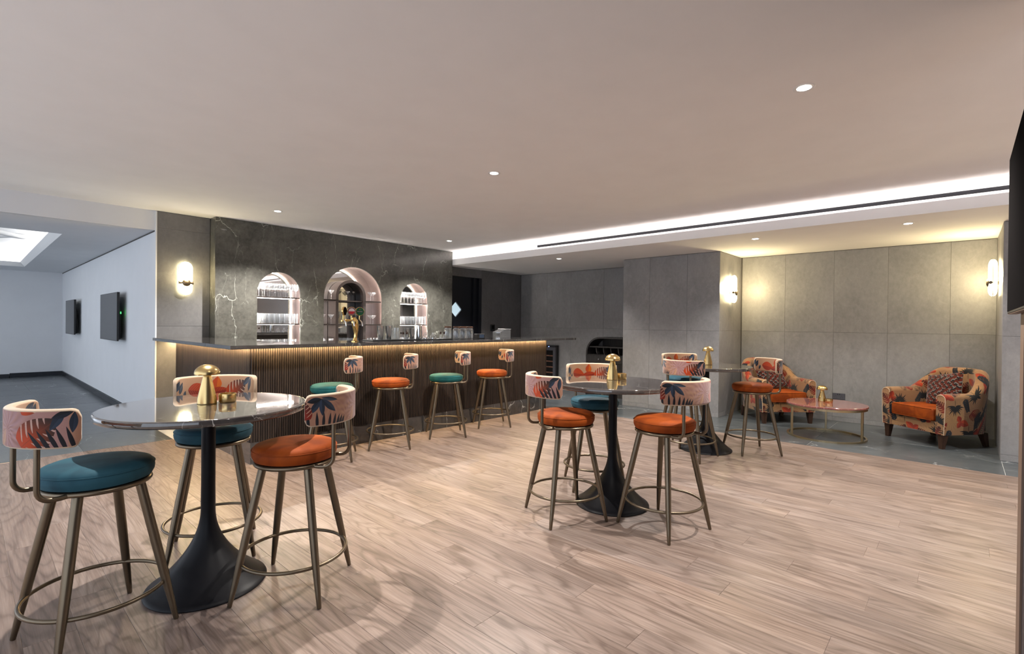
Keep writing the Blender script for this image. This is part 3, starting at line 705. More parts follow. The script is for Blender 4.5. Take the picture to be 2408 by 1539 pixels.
# ================================================================== HIGH TABLES
def high_table(x, y, lb):
    t = thing('high_table', lb, 'table', (x, y, 0), 0, 'round marble high tables')
    part(MB().lathe([(0, .863), (.440, .863), (.445, .863), (.449, .866), (.451, .870), (.451, .890), (.448, .894), (.445, .895), (.440, .895), (0, .895)], 96), 'tabletop', 'table_marble', t)
    prof = [(0, 0), (.262, 0), (.266, .006), (.262, .014), (.250, .020)]
    for k in range(1, 25):
        z = .020+.36*k/24; r = .032+(.250-.032)*(1-k/24)**2.1*1.0
        prof.append((r, z))
    prof += [(.032, .42), (.031, .5), (.031, .845), (.05, .850), (.12, .856), (.12, .8625), (0, .8625)]
    part(MB().lathe(prof, 64), 'pedestal', 'black_metal', t)
high_table(.818, 2.783, 'round dark marble high table on black trumpet base, nearest to the camera at left')
high_table(3.205, 1.90, 'round dark marble high table on black trumpet base in the middle of the floor')
high_table(5.31, 2.02, 'round dark marble high table on black trumpet base farthest away, by the pillar')

def lamp(x, y, z, lb, ribs=True, s=1.0):
    t = thing('table_lamp', lb, 'table lamp', (x, y, z), 0, 'brass mushroom table lamps')
    wob = (lambda a, zz: 1+.035*abs(math.cos(4*a))-.02) if ribs else None
    part(MB().lathe([(0, .0), (.043*s, 0), (.0445*s, .003), (.0435*s, .008), (.0425*s, .030), (.0165*s, .146), (0, .146)], 40, wob=(lambda a, zz: 1+.02*math.cos(14*a)) if ribs else None), 'stem', 'brass', t)
    part(MB().lathe([(0, .1565), (.0285*s, .1565), (.0285*s, .159), (0, .159)], 24), 'bulb', 'lamp_glow', t)
    l = D.lights.new('lamp_light', 'POINT'); l.energy = .5; l.color = (1, .85, .6); l.shadow_soft_size = .012
    o = D.objects.new('lamp_light', l); o.location = (0, 0, .1555); o.parent = t; COL.objects.link(o)
    pr = [(.030, .158), (.054, .147), (.057, .149), (.0575, .153)]
    pr += [(.0575*math.cos(rad(k*90/12)), .153+.046*math.sin(rad(k*90/12))) for k in range(1, 13)]
    part(MB().lathe([(r*s, zz) for r, zz in pr], 64, wob=wob), 'shade', 'brass', t)
def holder(x, y, z, lb, ribs=True, r=.040):
    t = thing('candle_holder', lb, 'candle holder', (x, y, z), 0, 'small brass candle holders')
    wob = (lambda a, zz: 1+.05*abs(math.sin(5*a))-.03) if ribs else None
    part(MB().lathe([(0, 0), (r*.92, 0), (r, .005), (r*1.02, .040), (r*.97, .0455), (r*.86, .0455), (r*.85, .012), (0, .010)], 48, wob=wob), 'cup', 'brass', t)
lamp(.822, 2.825, .895, 'smooth brass mushroom lamp on the nearest high table', False)
holder(.912, 2.81, .895, 'smooth round brass candle holder on the nearest high table', False)
lamp(3.32, 1.975, .895, 'ribbed brass mushroom lamp on the middle high table')
holder(3.415, 1.955, .895, 'fluted brass candle holder on the middle high table')
lamp(5.395, 2.035, .895, 'ribbed brass mushroom lamp on the farthest high table')
holder(5.35, 2.125, .895, 'fluted brass candle holder on the farthest high table, left of its lamp')
lamp(7.085, 1.272, .40, 'brass mushroom lamp on the low red coffee table')
holder(7.03, 1.19, .40, 'brass candle holder on the low red coffee table')

# coffee table
t = thing('coffee_table', 'low round coffee table with red marble top on brass ring frame between the armchairs', 'coffee table', (6.98, 1.21, 0))
part(MB().lathe([(0, .378), (.413, .378), (.418, .378), (.422, .382), (.422, .396), (.418, .40), (.413, .40), (0, .40)], 96), 'tabletop', 'rose_marble', t)
def ringsq(r, z0, z1, w_): return MB().lathe([(r-w_, z0), (r, z0), (r, z1), (r-w_, z1), (r-w_, z0)], 72, smooth=False, caps=False)
part(ringsq(.412, .352, .377, .02), 'top_ring', 'champagne', t); part(ringsq(.412, .0, .02, .02), 'base_ring', 'champagne', t)
for a in (130, 10, 250): part(MB().bbox(-.011, .011, -.011, .011, .0195, .3525, .002), 'leg', 'champagne', t, None, (.402*math.cos(rad(a)), .402*math.sin(rad(a)), 0), rad(a))

# ================================================================== ARMCHAIRS
def armchair_parts(root):
    # plan path of the shell's centreline, from one arm front round the back to the other arm front
    W2, XFt, XB, RC = .315, .345, -.335, .26
    path = [(XFt-(XFt-XB-RC)*k/16, -W2, 0, -1) for k in range(17)]
    path += [(XB+RC+RC*math.cos(rad(a)), -W2+RC+RC*math.sin(rad(a)), math.cos(rad(a)), math.sin(rad(a))) for a in [270-90*k/14 for k in range(1, 15)]]
    nb = 8
    path += [(XB, -(W2-RC)+2*(W2-RC)*k/nb, -1, 0) for k in range(1, nb)]
    half = [p for p in path if p[1] < 0] 
    mir = [(x_, -y_, nx, -ny) for x_, y_, nx, ny in half[::-1]]
    mid = [p for p in path if abs(p[1]) < 1e-9]
    path = half+mid+mir
    s = [0]
    for a_, b_ in zip(path[:-1], path[1:]): s.append(s[-1]+math.hypot(b_[0]-a_[0], b_[1]-a_[1]))
    tot = s[-1]; q = MB(); vs = []; n = None; info = []
    Z0 = .155
    for (x_, y_, nx, ny), ss in zip(path, s):
        u = min(ss, tot-ss)/(tot/2)
        k = min(1, max(0, (u-.40)/.40)); k = k*k*(3-2*k)
        ht = .60+.235*k+.02*math.sin(PI*min(1, max(0, (u-.6)/.4))/2)
        tk = .115; flare = .030*k+.012
        e = max(0, 1-min(ss, tot-ss)/.02)                  # rounded arm front edge
        pts = []
        inn, out = -tk/2*(1-.25*e), tk/2*(1-.12*e)
        zt = ht-.012*e
        def at(dn, z):
            fl_ = flare*(z-Z0)/(ht-Z0)
            return (x_+nx*(dn+fl_*(1 if dn > 0 else .9)), y_+ny*(dn+fl_*(1 if dn > 0 else .9)), z)
        for z in (Z0, .30, .44): pts.append(at(inn, z))
        pts.append(at(inn, zt-.05))
        for a in (15, 40, 65, 90, 115, 140, 165): pts.append(at(-(tk/2)*math.cos(rad(a))*(1-.15*e), zt-.045+.045*math.sin(rad(a))))
        pts.append(at(out, zt-.05))
        for z in (.44, .30, Z0): pts.append(at(out-.004*(z < .2), z))
        if n is None: n = len(pts)
        vs += pts; info.append(ss)
    vlen = [0]
    fs, uvs = [], []
    SC_ = 1/.66
    def uvof(j, k):
        x_, y_, z_ = vs[j*n+k]
        l = 0
        for m_ in range(1, k+1): l += math.dist(vs[j*n+m_], vs[j*n+m_-1])
        return (info[j]*SC_, (l+.05)*SC_)
    UV = [[uvof(j, k) for k in range(n)] for j in range(len(info))]
    for j in range(len(info)-1):
        for k in range(n-1):
            fs.append((j*n+k, j*n+k+1, (j+1)*n+k+1, (j+1)*n+k)); uvs.append([UV[j][k], UV[j][k+1], UV[j+1][k+1], UV[j+1][k]])
        fs.append((j*n+n-1, j*n, (j+1)*n, (j+1)*n+n-1)); uvs.append(None)
    for j, rev in ((0, True), (len(info)-1, False)):
        idx = list(range(j*n, j*n+n)); idx = idx[::-1] if rev else idx
        fs.append(tuple(idx)); uvs.append([(vs[i][1]*SC_+.3, vs[i][2]*SC_+.1) for i in idx])
    q.add(vs, fs, 0, uvs, True)
    part(q, 'shell', 'chair_print', root)
    # piping down the arm fronts
    for j in (0, len(info)-1):
        part(MB().tube([vs[j*n+k] for k in range(3, n)], .0045, 6), 'piping', 'cream', root)
    q = MB(); w_ = W2-.055
    def pbox(q, x0, x1, y0, y1, z0, z1):
        v = [(x_, y_, z_) for z_ in (z0, z1) for y_ in (y0, y1) for x_ in (x0, x1)]
        F = [(0, 2, 3, 1), (4, 5, 7, 6), (0, 1, 5, 4), (2, 6, 7, 3), (0, 4, 6, 2), (1, 3, 7, 5)]
        uv = [[((v[i][1]+v[i][0])*SC_+.15, (v[i][2])*SC_+.62) for i in f] for f in F]
        q.add(v, F, 0, uv)
    pbox(q, -.34, .325, -w_, w_, .156, .285); part(q, 'seat_rail', 'chair_print', root)
    part(MB().bbox(-.27, .352, -w_+.008, w_-.008, .287, .425, .022, 4), 'seat_cushion', 'orange', root)
    P = [(.335, -w_+.02), (.335, w_-.02)]
    for z in (.418, .296): part(MB().tube([(.349, y_, z) for y_ in np.linspace(-w_+.03, w_-.03, 8)], .0045, 6), 'piping', 'orange', root)
    for x_, y_, dx, dy in ((.30, -.32, .012, -.0), (.30, .32, .012, .0), (-.26, -.29, -.05, 0), (-.26, .29, -.05, 0)):
        t_, b_ = .033, .019
        v = [(x_+dx+sx*b_, y_+dy+sy*b_, 0) for sx, sy in ((-1, -1), (1, -1), (1, 1), (-1, 1))]+[(x_+sx*t_, y_+sy*t_, .156) for sx, sy in ((-1, -1), (1, -1), (1, 1), (-1, 1))]
        m = MB(); m.add(v, [(3, 2, 1, 0), (4, 5, 6, 7), (0, 1, 5, 4), (1, 2, 6, 5), (2, 3, 7, 6), (3, 0, 4, 7)]); part(m, 'leg', 'leg_wood', root)
ac = thing('armchair', 'tropical print tub armchair with orange seat cushion in the right corner of the lounge', 'armchair', (7.60, .215, 0), rad(142), 'printed lounge armchairs')
armchair_parts(ac)
ac2 = copy_tree(ac); ac2.location = (7.735, 1.975, 0); ac2.rotation_euler = (0, 0, rad(225)); ac2['label'] = 'tropical print tub armchair beside the pillar, partly behind an orange stool'
def pillow(x, y, rz, lb):
    N_ = 20; m = MB(); vs, fs, uvs = [], [], []
    for sd in (1, -1):
        for i in range(N_+1):
            for j in range(N_+1):
                u, v = i/N_*2-1, j/N_*2-1
                ed = (1-u**4)*(1-v**4); px, py = u*.195*(1-.06*(1-u*u)*0-.05*(1-v*v)*abs(u)**3), v*.195*(1-.05*(1-u*u)*abs(v)**3)
                vs.append((sd*.055*max(0, ed)**.55, px, py))
    k = (N_+1)**2
    for sd in (0, 1):
        for i in range(N_):
            for j in range(N_):
                f = [sd*k+i*(N_+1)+j, sd*k+(i+1)*(N_+1)+j, sd*k+(i+1)*(N_+1)+j+1, sd*k+i*(N_+1)+j+1]
                fs.append(f); uvs.append([((vs[q_][1]/.39+.5), (vs[q_][2]/.39+.5)) for q_ in f])
    m.add(vs, fs, 0, uvs, True)
    o = obj('cushion', m.mesh('cushion', 'pillow_print'), None, (x, y, .606)); o.rotation_euler = (Matrix.Rotation(rz, 3, 'Z') @ Matrix.Rotation(rad(-20), 3, 'Y') @ Matrix.Rotation(rad(12), 3, 'X')).to_euler()
    tag(o, lb, 'cushion', 'woven rust and navy scatter cushions')
pillow(7.60-.10*math.cos(rad(142)), .215-.10*math.sin(rad(142)), rad(142), 'rust and navy zigzag woven cushion leaning in the right armchair')
pillow(7.735-.10*math.cos(rad(225)), 1.975-.10*math.sin(rad(225)), rad(225), 'rust and navy zigzag woven cushion leaning in the armchair beside the pillar')

# ================================================================== SCONCES
def sconce(x, y, zc, rz, lb, pw):
    """local -y points out of the wall; pill-shaped glowing glass clasped by a brass band and ball"""
    t = thing('wall_sconce', lb, 'wall lamp', (x, y, zc), rz, 'pill shaped wall sconces')
    Hh, r = .205, .072
    def pill(rr, hh, n=14): return [(rr*math.cos(rad(a)), hh-rr+rr*math.sin(rad(a))) for a in [180*k/n for k in range(n+1)]]+[(rr*math.cos(rad(a)), -hh+rr+rr*math.sin(rad(a))) for a in [180+180*k/n for k in range(n+1)]]
    T = lambda v: (v[0], v[2], v[1])
    part(MB().prism(pill(r+.003, Hh+.003), -.053, -.047, 0, T), 'plate', 'brass', t)
    def dome(sgn, y0, dep, nm):
        q = MB(); rings = []; n = 0
        for k in range(7):
            a = rad(90*k/6); ins = r*.93*(1-math.cos(a)); P_ = pill(r-ins, Hh-ins); n = len(P_)
            rings += [(x_, y0+sgn*dep*math.sin(a), z_) for x_, z_ in P_]
        fs = [(j*n+k, j*n+(k+1) % n, (j+1)*n+(k+1) % n, (j+1)*n+k) for j in range(6) for k in range(n)]+[tuple(range(6*n, 7*n)), tuple(range(n))[::-1]]
        q.add(rings, fs, 0, None, True); part(q, nm, 'sconce', t)
    dome(-1, -.054, .034, 'front_glass'); dome(1, -.046, .034, 'rear_glass')
    q = MB().lathe([(0, 0), (.022, 0), (.022, .055), (.036, .062), (.046, .076), (.047, .086), (.040, .096), (.022, .103), (0, .105)], 32)
    q.v = [(a, -c, b-.056) for a, b, c in q.v]
    part(q, 'boss', 'bronze', t)
    q = MB().lathe([(0, -.077), (.018, -.077), (.018, .077), (0, .077)], 24); q.v = [(c, -.069+b*.9, a-.056) for a, b, c in q.v]
    part(q, 'band', 'bronze', t)
    l = D.lights.new('sconce_lamp', 'POINT'); l.energy = pw; l.color = (1, .78, .42); l.shadow_soft_size = .06
    o = D.objects.new('sconce_lamp', l); o.location = (0, -.115, .02); o.parent = t; COL.objects.link(o)
sconce(1.838, YW, 1.838, 0, 'pill shaped glowing wall sconce on the dark wall left of the bar', 7)
sconce(7.70, 2.585, 1.868, 0, 'glowing wall sconce on the side of the pillar, seen edge on', 18)
sconce(7.70, -.29, 1.885, rad(180), 'glowing wall sconce in the right corner above the right armchair', 17)

# ================================================================== SCREENS
def side_tv(y0, y1, lb):
    t = thing('television', lb, 'television', (1.532, (y0+y1)/2, 1.36), 0, 'screens on the left room wall'); h = (y1-y0)/2
    m = MB(); v = [(-.105, -h, -.345), (-.105, h, -.345), (-.105, h, .345), (-.105, -h, .345), (-.085, -h, -.345), (-.085, h, -.345), (-.075, h, .345), (-.075, -h, .345)]
    m.add(v, [(0, 1, 2, 3), (7, 6, 5, 4), (0, 4, 5, 1), (1, 5, 6, 2), (2, 6, 7, 3), (3, 7, 4, 0)]); part(m, 'bezel', 'black_plastic', t)
    part(MB().box(-.1065, -.1045, -h+.012, h-.012, -.335, .337), 'screen', 'screen_grey', t)
    m = MB(); v = [(-.086, -h+.04, -.335), (-.086, h-.04, -.335), (-.076, h-.04, .22), (-.076, -h+.04, .22), (-.035, -h+.10, -.30), (-.035, h-.10, -.30), (-.045, h-.10, .10), (-.045, -h+.10, .10)]
    m.add(v, [(0, 1, 2, 3), (7, 6, 5, 4), (0, 4, 5, 1), (1, 5, 6, 2), (2, 6, 7, 3), (3, 7, 4, 0)]); part(m, 'back_housing', 'black_plastic', t)
    part(MB().box(-.036, .002, -.15, .15, -.15, .05), 'wall_bracket', 'black_plastic', t)
    return t
ta = side_tv(8.775, 10.06, 'nearer dark grey wall screen in the left room, green light at its edge')
part(MB().box(-.05, -.045, -.56, -.545, .04, .07), 'indicator_light', 'green_led', ta)
side_tv(12.86, 14.08, 'dark grey wall screen in the left room, farther and smaller one')
t = thing('television', 'big black television at the right edge of the picture', 'television', (2.45, -.14, 1.71))
part(MB().bbox(-.55, .55, -.030, 0, -.332, .332, .003), 'bezel', 'black_plastic', t)
part(MB().box(-.542, .542, -.001, .0012, -.322, .324), 'screen', 'screen', t)
part(MB().box(-.549, .549, -.028, -.002, -.3335, -.3315), 'bottom_edge', 'brown_trim', t)
part(MB().box(-.3, .2, -.0375, -.029, -.2, .2), 'wall_bracket', 'black_plastic', t)

# ================================================================== SMALL FIXTURES
t = thing('wall_socket', 'grey double wall socket low on the lounge wall behind the coffee table', 'socket', (XL, 1.272, .352))
part(MB().bbox(-.009, .0, -.075, .075, -.043, .043, .003), 'plate', 'socket', t)
for s in (-1, 1):
    m = MB()
    for dy, dz, w_, h_ in ((0, .006, .004, .009), (-.012, -.014, .0075, .004), (.012, -.014, .0075, .004)): m.box(-.0098, -.0088, s*.036+dy-w_/2, s*.036+dy+w_/2, dz-h_/2, dz+h_/2)
    part(m, 'pin_holes', 'black_plastic', t); part(MB().box(-.0125, -.0088, s*.012-.005, s*.012+.005, .018, .034), 'switch', 'black_plastic', t)
t = thing('wall_control', 'small black wall control beside the service door', 'switch', (7.32, YW-.001, 1.23))
part(MB().bbox(-.06, .06, -.02, 0, -.07, .07, .004), 'housing', 'black_plastic', t); part(MB().box(-.035, .035, -.0215, -.019, -.02, .05), 'display', 'screen', t)
t = thing('pendant_lamp', 'frosted glass ceiling light hanging in the lit ceiling tray at the far left', 'pendant lamp', (.30, 10.6, 2.57))
q = MB().tube([(.30*math.cos(2*PI*k/40), .30*math.sin(2*PI*k/40), .03*math.sin(4*PI*k/40)) for k in range(40)], .035, 12, 0, True); part(q, 'ring', 'frost', t)
for a in (90, 210, 330): part(MB().tube([(.30*math.cos(rad(a)), .30*math.sin(rad(a)), .03), (.05*math.cos(rad(a)), .05*math.sin(rad(a)), .232)], .002, 6), 'wire', 'steel', t)

# ---------------------------------------------------------------- wine fridge
t = thing('wine_fridge', 'dark undercounter wine fridge against the back wall past the end of the bar', 'fridge', (8.085, 6.465, 0))
part(MB().bbox(.02, .105, -.33, .33, .0, .884, .004), 'case', 'black_plastic', t)
fd = part(MB().box(-.02, .018, -.33, -.275, .08, .84).box(-.02, .018, .275, .33, .08, .84).box(-.02, .018, -.275, .275, .08, .13).box(-.02, .018, -.275, .275, .78, .84), 'door_frame', 'socket', t)
part(MB().box(-.008, -.003, -.274, .274, .131, .779), 'pane', 'screen', t)
for k in range(5): part(MB().box(-.014, -.0085, -.27, .27, .20+.115*k, .222+.115*k), 'rack_front', 'cork', t)
part(MB().box(-.02, .018, -.33, .33, .842, .884), 'control_panel', 'black_plastic', t)
part(MB().lathe([(0, 0), (.008, 0), (.008, .003)], 12), 'indicator_light', 'blue_led', t, None, (-.022, -.17, .857))

# ---------------------------------------------------------------- built-in sideboard
t = thing('sideboard', 'near black wooden drinks cabinet with rounded top corner, left of the pillar', 'cabinet', (7.85, 4.145, 0))
Wd, Ht, Rc = 1.10, 1.09, .30
out = [(0, 0), (Wd, 0), (Wd, Ht-Rc)]+[(Wd-Rc+Rc*math.cos(rad(a)), Ht-Rc+Rc*math.sin(rad(a))) for a in range(8, 91, 8)]+[(0, Ht)]
th_ = .03
inn = [(th_, .07), (Wd-th_, .07), (Wd-th_, Ht-Rc)]+[(Wd-Rc+(Rc-th_)*math.cos(rad(a)), Ht-Rc+(Rc-th_)*math.sin(rad(a))) for a in range(8, 91, 8)]+[(th_, Ht-th_)]
n = len(out); vs = [(x_, y_, z_) for x_ in (0, .33) for P_ in (out, inn) for y_, z_ in P_]; fs = []
for k in range(n):
    j = (k+1) % n; fs += [(k, j, n+j, n+k), (2*n+k, 2*n+j, 3*n+j, 3*n+k), (k, j, 2*n+j, 2*n+k), (n+k, n+j, 3*n+j, 3*n+k)]
m = MB(); m.add(vs, fs); part(m, 'carcass', 'cabinet', t)
part(MB().box(.31, .328, .031, Wd-.035, .071, Ht-Rc).box(.31, .328, .031, Wd-.17, Ht-Rc, Ht-.035), 'back_panel', 'cabinet', t)
part(MB().box(.03, .31, .031, Wd-.05, .893, .915), 'shelf', 'cabinet', t)
part(MB().box(.01, .31, .031, Wd-.031, .60, .615).box(.01, .31, .031, Wd-.031, .75, .762), 'divider_board', 'cabinet', t)
for k in range(6):
    q = [(.10+.155*k+.012, .764)]; c_ = .10+.155*k
    pts = [(c_-.004, .763), (c_+.006, .763), (c_+.03, .82), (c_+.035, .885), (c_+.02, .885), (c_+.012, .82)]
    part(MB().prism(pts, .04, .28, 0, lambda v: (v[2], v[0], v[1])), 'bottle_divider', 'cabinet', t)
for k in range(2):
    y0 = .034+k*.518; dr = part(MB().bbox(-.004, .014, y0, y0+.512, .618, .747, .002), 'drawer', 'cabinet', t)
    kn = MB().lathe([(0, 0), (.006, 0), (.006, .012), (.012, .018), (.011, .026), (0, .028)], 16); kn.v = [(-c-.004, y0+.256+a, .682+b) for a, b, c in kn.v]
    part(kn, 'knob', 'steel', dr)
for k in range(2):
    y0 = .034+k*.518; dr = part(MB().box(.002, .014, y0, y0+.512, .074, .596), 'door', 'cabinet', t)
    fm = MB()
    for j in range(20): fm.box(-.005, .003, y0+.004+j*.0254, y0+.022+j*.0254, .076, .594)
    part(fm, 'fluting', 'cabinet', dr)

# ================================================================== BEER TAP
CT = 1.103
t = thing('beer_tap', 'polished gold beer tap tower with round badges standing on the bar', 'beer tap', (2.872, 4.93, CT), rad(8))
q = MB(); path = []; 
for k in range(13):
    u = k/12; path.append((.018*math.sin(u*PI)-.02*u, 0, .004+.262*u))
q.tube(path, [.027, .021, .019, .020, .022, .026, .030, .034, .037, .038, .036, .028, .014], 20); part(q, 'tower', 'gold', t)
part(MB().lathe([(0, 0), (.042, 0), (.042, .006), (.028, .012), (0, .012)], 32), 'base_flange', 'gold', t)
def hb(p0, p1, r): return MB().tube([p0, p1], r, 12)
part(hb((-.02, 0, .235), (-.185, -.01, .225), .010).tube([(-.09, -.005, .231), (-.13, -.007, .229)], .015, 12), 'tap_arm', 'gold', t)
for k, (x_, z_, al) in enumerate(((-.165, .245, 60), (-.06, .245, 0), (.048, .245, 0))):
    part(MB().tube([(x_, -.02, z_-.01), (x_, -.05, z_-.03), (x_+.004, -.058, z_-.075)], .0065, 10), 'spout', 'steel', t)
    part(MB().tube([(x_, -.01, z_-.005), (x_, -.012, z_+.05)], .007, 10), 'handle', 'gold', t)
    bd = obj('badge', MB().lathe([(0, 0), (.044, 0), (.048, .004), (.048, .016), (.044, .020), (0, .020)], 40).mesh('badge', 'gold'), t, (x_, -.012, z_+.085))
    bd.rotation_euler = (rad(90), 0, rad(-32+al)); bd['label'] = ['dark round badge seen edge on', 'round badge, white over red', 'green round badge with a white name band'][k]
    f1 = MB()
    def disc(r, z, mt, half=None, nm='face'):
        n_ = 40
        if half is None: P_ = [(r*math.cos(2*PI*j/n_), r*math.sin(2*PI*j/n_)) for j in range(n_)]
        else: P_ = [(r*math.cos(PI*j/20+half), r*math.sin(PI*j/20+half)) for j in range(21)]
        return part(MB().prism(P_, z, z+.0008), nm, mt, bd)
    if k == 0: disc(.043, .020, 'screen')
    if k == 1:
        MT.setdefault('badge_white', simple('badge_white', (.72, .66, .64), .35)); MT.setdefault('badge_red', simple('badge_red', (.50, .02, .03), .35)); MT.setdefault('badge_ring', simple('badge_ring', (.22, .13, .13), .35))
        disc(.043, .020, 'badge_ring', None, 'ring'); disc(.031, .0208, 'badge_white', 0, 'upper_half'); disc(.031, .0208, 'badge_red', PI, 'lower_half')
    if k == 2:
        MT.setdefault('badge_green', simple('badge_green', (.012, .10, .045), .35))
        disc(.043, .020, 'badge_green'); part(MB().box(-.036, .036, -.007, .007, .0208, .0216), 'name_band', 'door_black', bd)
        st = [(.009*(1 if j % 2 == 0 else .42)*math.cos(rad(90+36*j)), .022+.009*(1 if j % 2 == 0 else .42)*math.sin(rad(90+36*j))) for j in range(10)]
        part(MB().prism(st, .0208, .0216), 'star', 'badge_red', bd)
        tc = D.curves.new('lettering', 'FONT'); tc.body = 'Heineken'; tc.size = .0155; tc.align_x = 'CENTER'; tc.align_y = 'CENTER'; tc.extrude = .0003
        to = D.objects.new('tmp', tc); COL.objects.link(to); bpy.context.view_layer.update()
        me = D.meshes.new_from_object(to.evaluated_get(bpy.context.evaluated_depsgraph_get())); D.objects.remove(to); me.materials.clear(); me.materials.append(MT['badge_white'])
        obj('lettering', me, bd, (0, 0, .0220))

# ================================================================== GLASSWARE IN THE NICHES
def lathe_mesh(nm, prof, n=20, m='glass'): return MB().lathe(prof, n).mesh(nm, m)
wine = lathe_mesh('wine_glass', [(0, 0), (.032, .0), (.032, .002), (.006, .006), (.0035, .012), (.0035, .082), (.012, .090), (.030, .108), (.036, .132), (.034, .160), (.029, .185), (.0278, .185), (.0325, .160), (.0345, .132), (.0285, .110), (.010, .0925), (0, .0905)], 22)
high = lathe_mesh('tumbler', [(0, 0), (.027, 0), (.0285, .003), (.031, .140), (.0298, .140), (.0272, .012), (0, .010)], 20)
low = lathe_mesh('tumbler', [(0, 0), (.031, 0), (.033, .003), (.036, .092), (.0348, .092), (.0318, .012), (0, .010)], 20)
coupe = lathe_mesh('cocktail_glass', [(0, 0), (.036, 0), (.036, .002), (.006, .006), (.0035, .012), (.0035, .085), (.008, .092), (.035, .118), (.052, .145), (.0508, .146), (.034, .1205), (.006, .0945), (0, .094)], 24)
flute = lathe_mesh('champagne_glass', [(0, 0), (.030, 0), (.030, .002), (.005, .006), (.0035, .012), (.0035, .080), (.012, .092), (.022, .12), (.024, .16), (.022, .20), (.0208, .20), (.0228, .16), (.0205, .121), (.010, .0945), (0, .092)], 20)
ORD = ('leftmost', 'second from left', 'third from left', 'fourth from left', 'fourth from right', 'third from right', 'second from right', 'rightmost')
def put(me, x, y, z, lb, cat, gr): tag(obj(me.name.split('.')[0], me, None, (x, y, z)), lb, cat, gr)
nn = ('left', 'middle', 'right'); ORD5 = ('leftmost', 'second from left', 'middle one', 'second from right', 'rightmost')
for i in (0, 2):
    x0, x1, zt = NI[i]; nm = nn[i]
    for k in range(8):
        for y in (7.055, 7.13):
            xx = x0+.042+k*(x1-x0-.084)/7+(.004 if y > 7.1 else 0)
            if abs(xx-(x0+x1)/2) < .26: put(wine, xx, y, 1.655, 'clear wine glass on top shelf of %s niche, %s row, %s' % (nm, 'front' if y < 7.1 else 'back', ORD[k]), 'wine glass', 'wine glasses in the %s niche' % nm)
    for k in range(8):
        for y in (7.06, 7.14): put(high, x0+.042+k*(x1-x0-.084)/7, y, 1.285, 'tall clear tumbler on middle shelf of %s niche, %s row, %s' % (nm, 'front' if y < 7.1 else 'back', ORD[k]), 'glass', 'tall tumblers in the %s niche' % nm)
    for k in range(7): put(low, x0+.048+k*(x1-x0-.096)/6, 7.09, .97, 'short clear tumbler at the bottom of %s arched niche, %s' % (nm, ORD[k] if k < 3 else ('middle one' if k == 3 else ORD[k+1])), 'glass', 'short tumblers in the %s niche' % nm)
for sd, xs in (('left', (3.625, 3.725)), ('right', (4.40, 4.49))):
    for z, sh in ((1.655, 'upper'), (1.285, 'lower')):
        for x_ in xs: put(coupe, x_, 7.09 if x_ in (3.725, 4.40) else 7.16, z, '%s wide cocktail glass on the %s shelf at the %s side of middle niche' % ('left' if x_ == xs[0] else 'right', sh, sd), 'cocktail glass', 'cocktail glasses, %s %s shelf of the middle niche' % (sh, sd))
    for x_ in (xs[0]-.02, xs[1]): put(low, x_, 7.09, .97, '%s short clear tumbler at the bottom %s of the middle niche' % ('left' if x_ < xs[1] else 'right', sd), 'glass', 'short tumblers, bottom %s of the middle niche' % sd)
for k, x_ in enumerate((3.91, 4.03, 4.16)): put(coupe, x_, 7.22 if k != 1 else 7.17, 1.655, '%s wide cocktail glass on the upper shelf inside the small dark arch' % ('left', 'middle', 'right')[k], 'cocktail glass', 'cocktail glasses inside the small dark arch')
for k in range(5): put(flute, 3.895+k*.078, 7.20, 1.285, 'champagne glass on lower shelf inside the small dark arch, %s' % ORD5[k], 'champagne glass', 'champagne glasses inside the small dark arch')
for k in range(5): put(low, 3.895+k*.078, 7.19, .97, 'short clear tumbler at the bottom of the small dark arch, %s' % ORD5[k], 'glass', 'short tumblers inside the small dark arch')

# ================================================================== THINGS ON THE BAR
YB = 5.0
mat_me = MB().bbox(-.42, .42, -.11, .11, 0, .012, .004).mesh('bar_mat', 'rubber')
tag(obj('bar_mat', mat_me, None, (3.50, YB+.02, CT)), 'black rubber bar mat left, under the shakers and mixing glass', 'bar mat', 'black bar mats')
tag(obj('bar_mat', MB().bbox(-.17, .17, -.11, .11, 0, .012, .004).mesh('bar_mat', 'rubber'), None, (4.10, YB+.02, CT)), 'black rubber bar mat right, under the glass bowls and small bottles', 'bar mat', 'black bar mats')
ZM = CT+.012
tin = MB().lathe([(0, 0), (.030, 0), (.032, .004), (.043, .160), (.044, .163), (.0425, .163), (.030, .006), (0, .006)], 32).mesh('shaker_tin', 'steel')
for k, (x_, lb) in enumerate(((3.235, 'steel shaker tin, leftmost on the left bar mat'), (3.345, 'steel shaker tin second from the left on the left bar mat'))): tag(obj('shaker_tin', tin, None, (x_, YB, ZM)), lb, 'shaker', 'steel shaker tins')
tin2 = MB().lathe([(0, 0), (.026, 0), (.027, .004), (.037, .130), (.038, .133), (.0365, .133), (.026, .006), (0, .006)], 32).mesh('shaker_tin', 'steel')
for x_, lb in ((3.62, 'shorter steel tin just right of the two small dark-topped bottles'), (3.70, 'shorter steel tin left of the cocktail shaker')): tag(obj('shaker_tin', tin2, None, (x_, YB+.03, ZM)), lb, 'shaker', 'steel shaker tins')
mg = MB().lathe([(0, 0), (.046, 0), (.048, .004), (.042, .14), (.0405, .14), (.045, .012), (0, .010)], 32, wob=lambda a, z: 1+.015*math.cos(12*a)).mesh('mixing_glass', 'glass')
tag(obj('mixing_glass', mg, None, (3.44, YB, ZM)), 'clear cut mixing glass on the left bar mat', 'mixing glass')
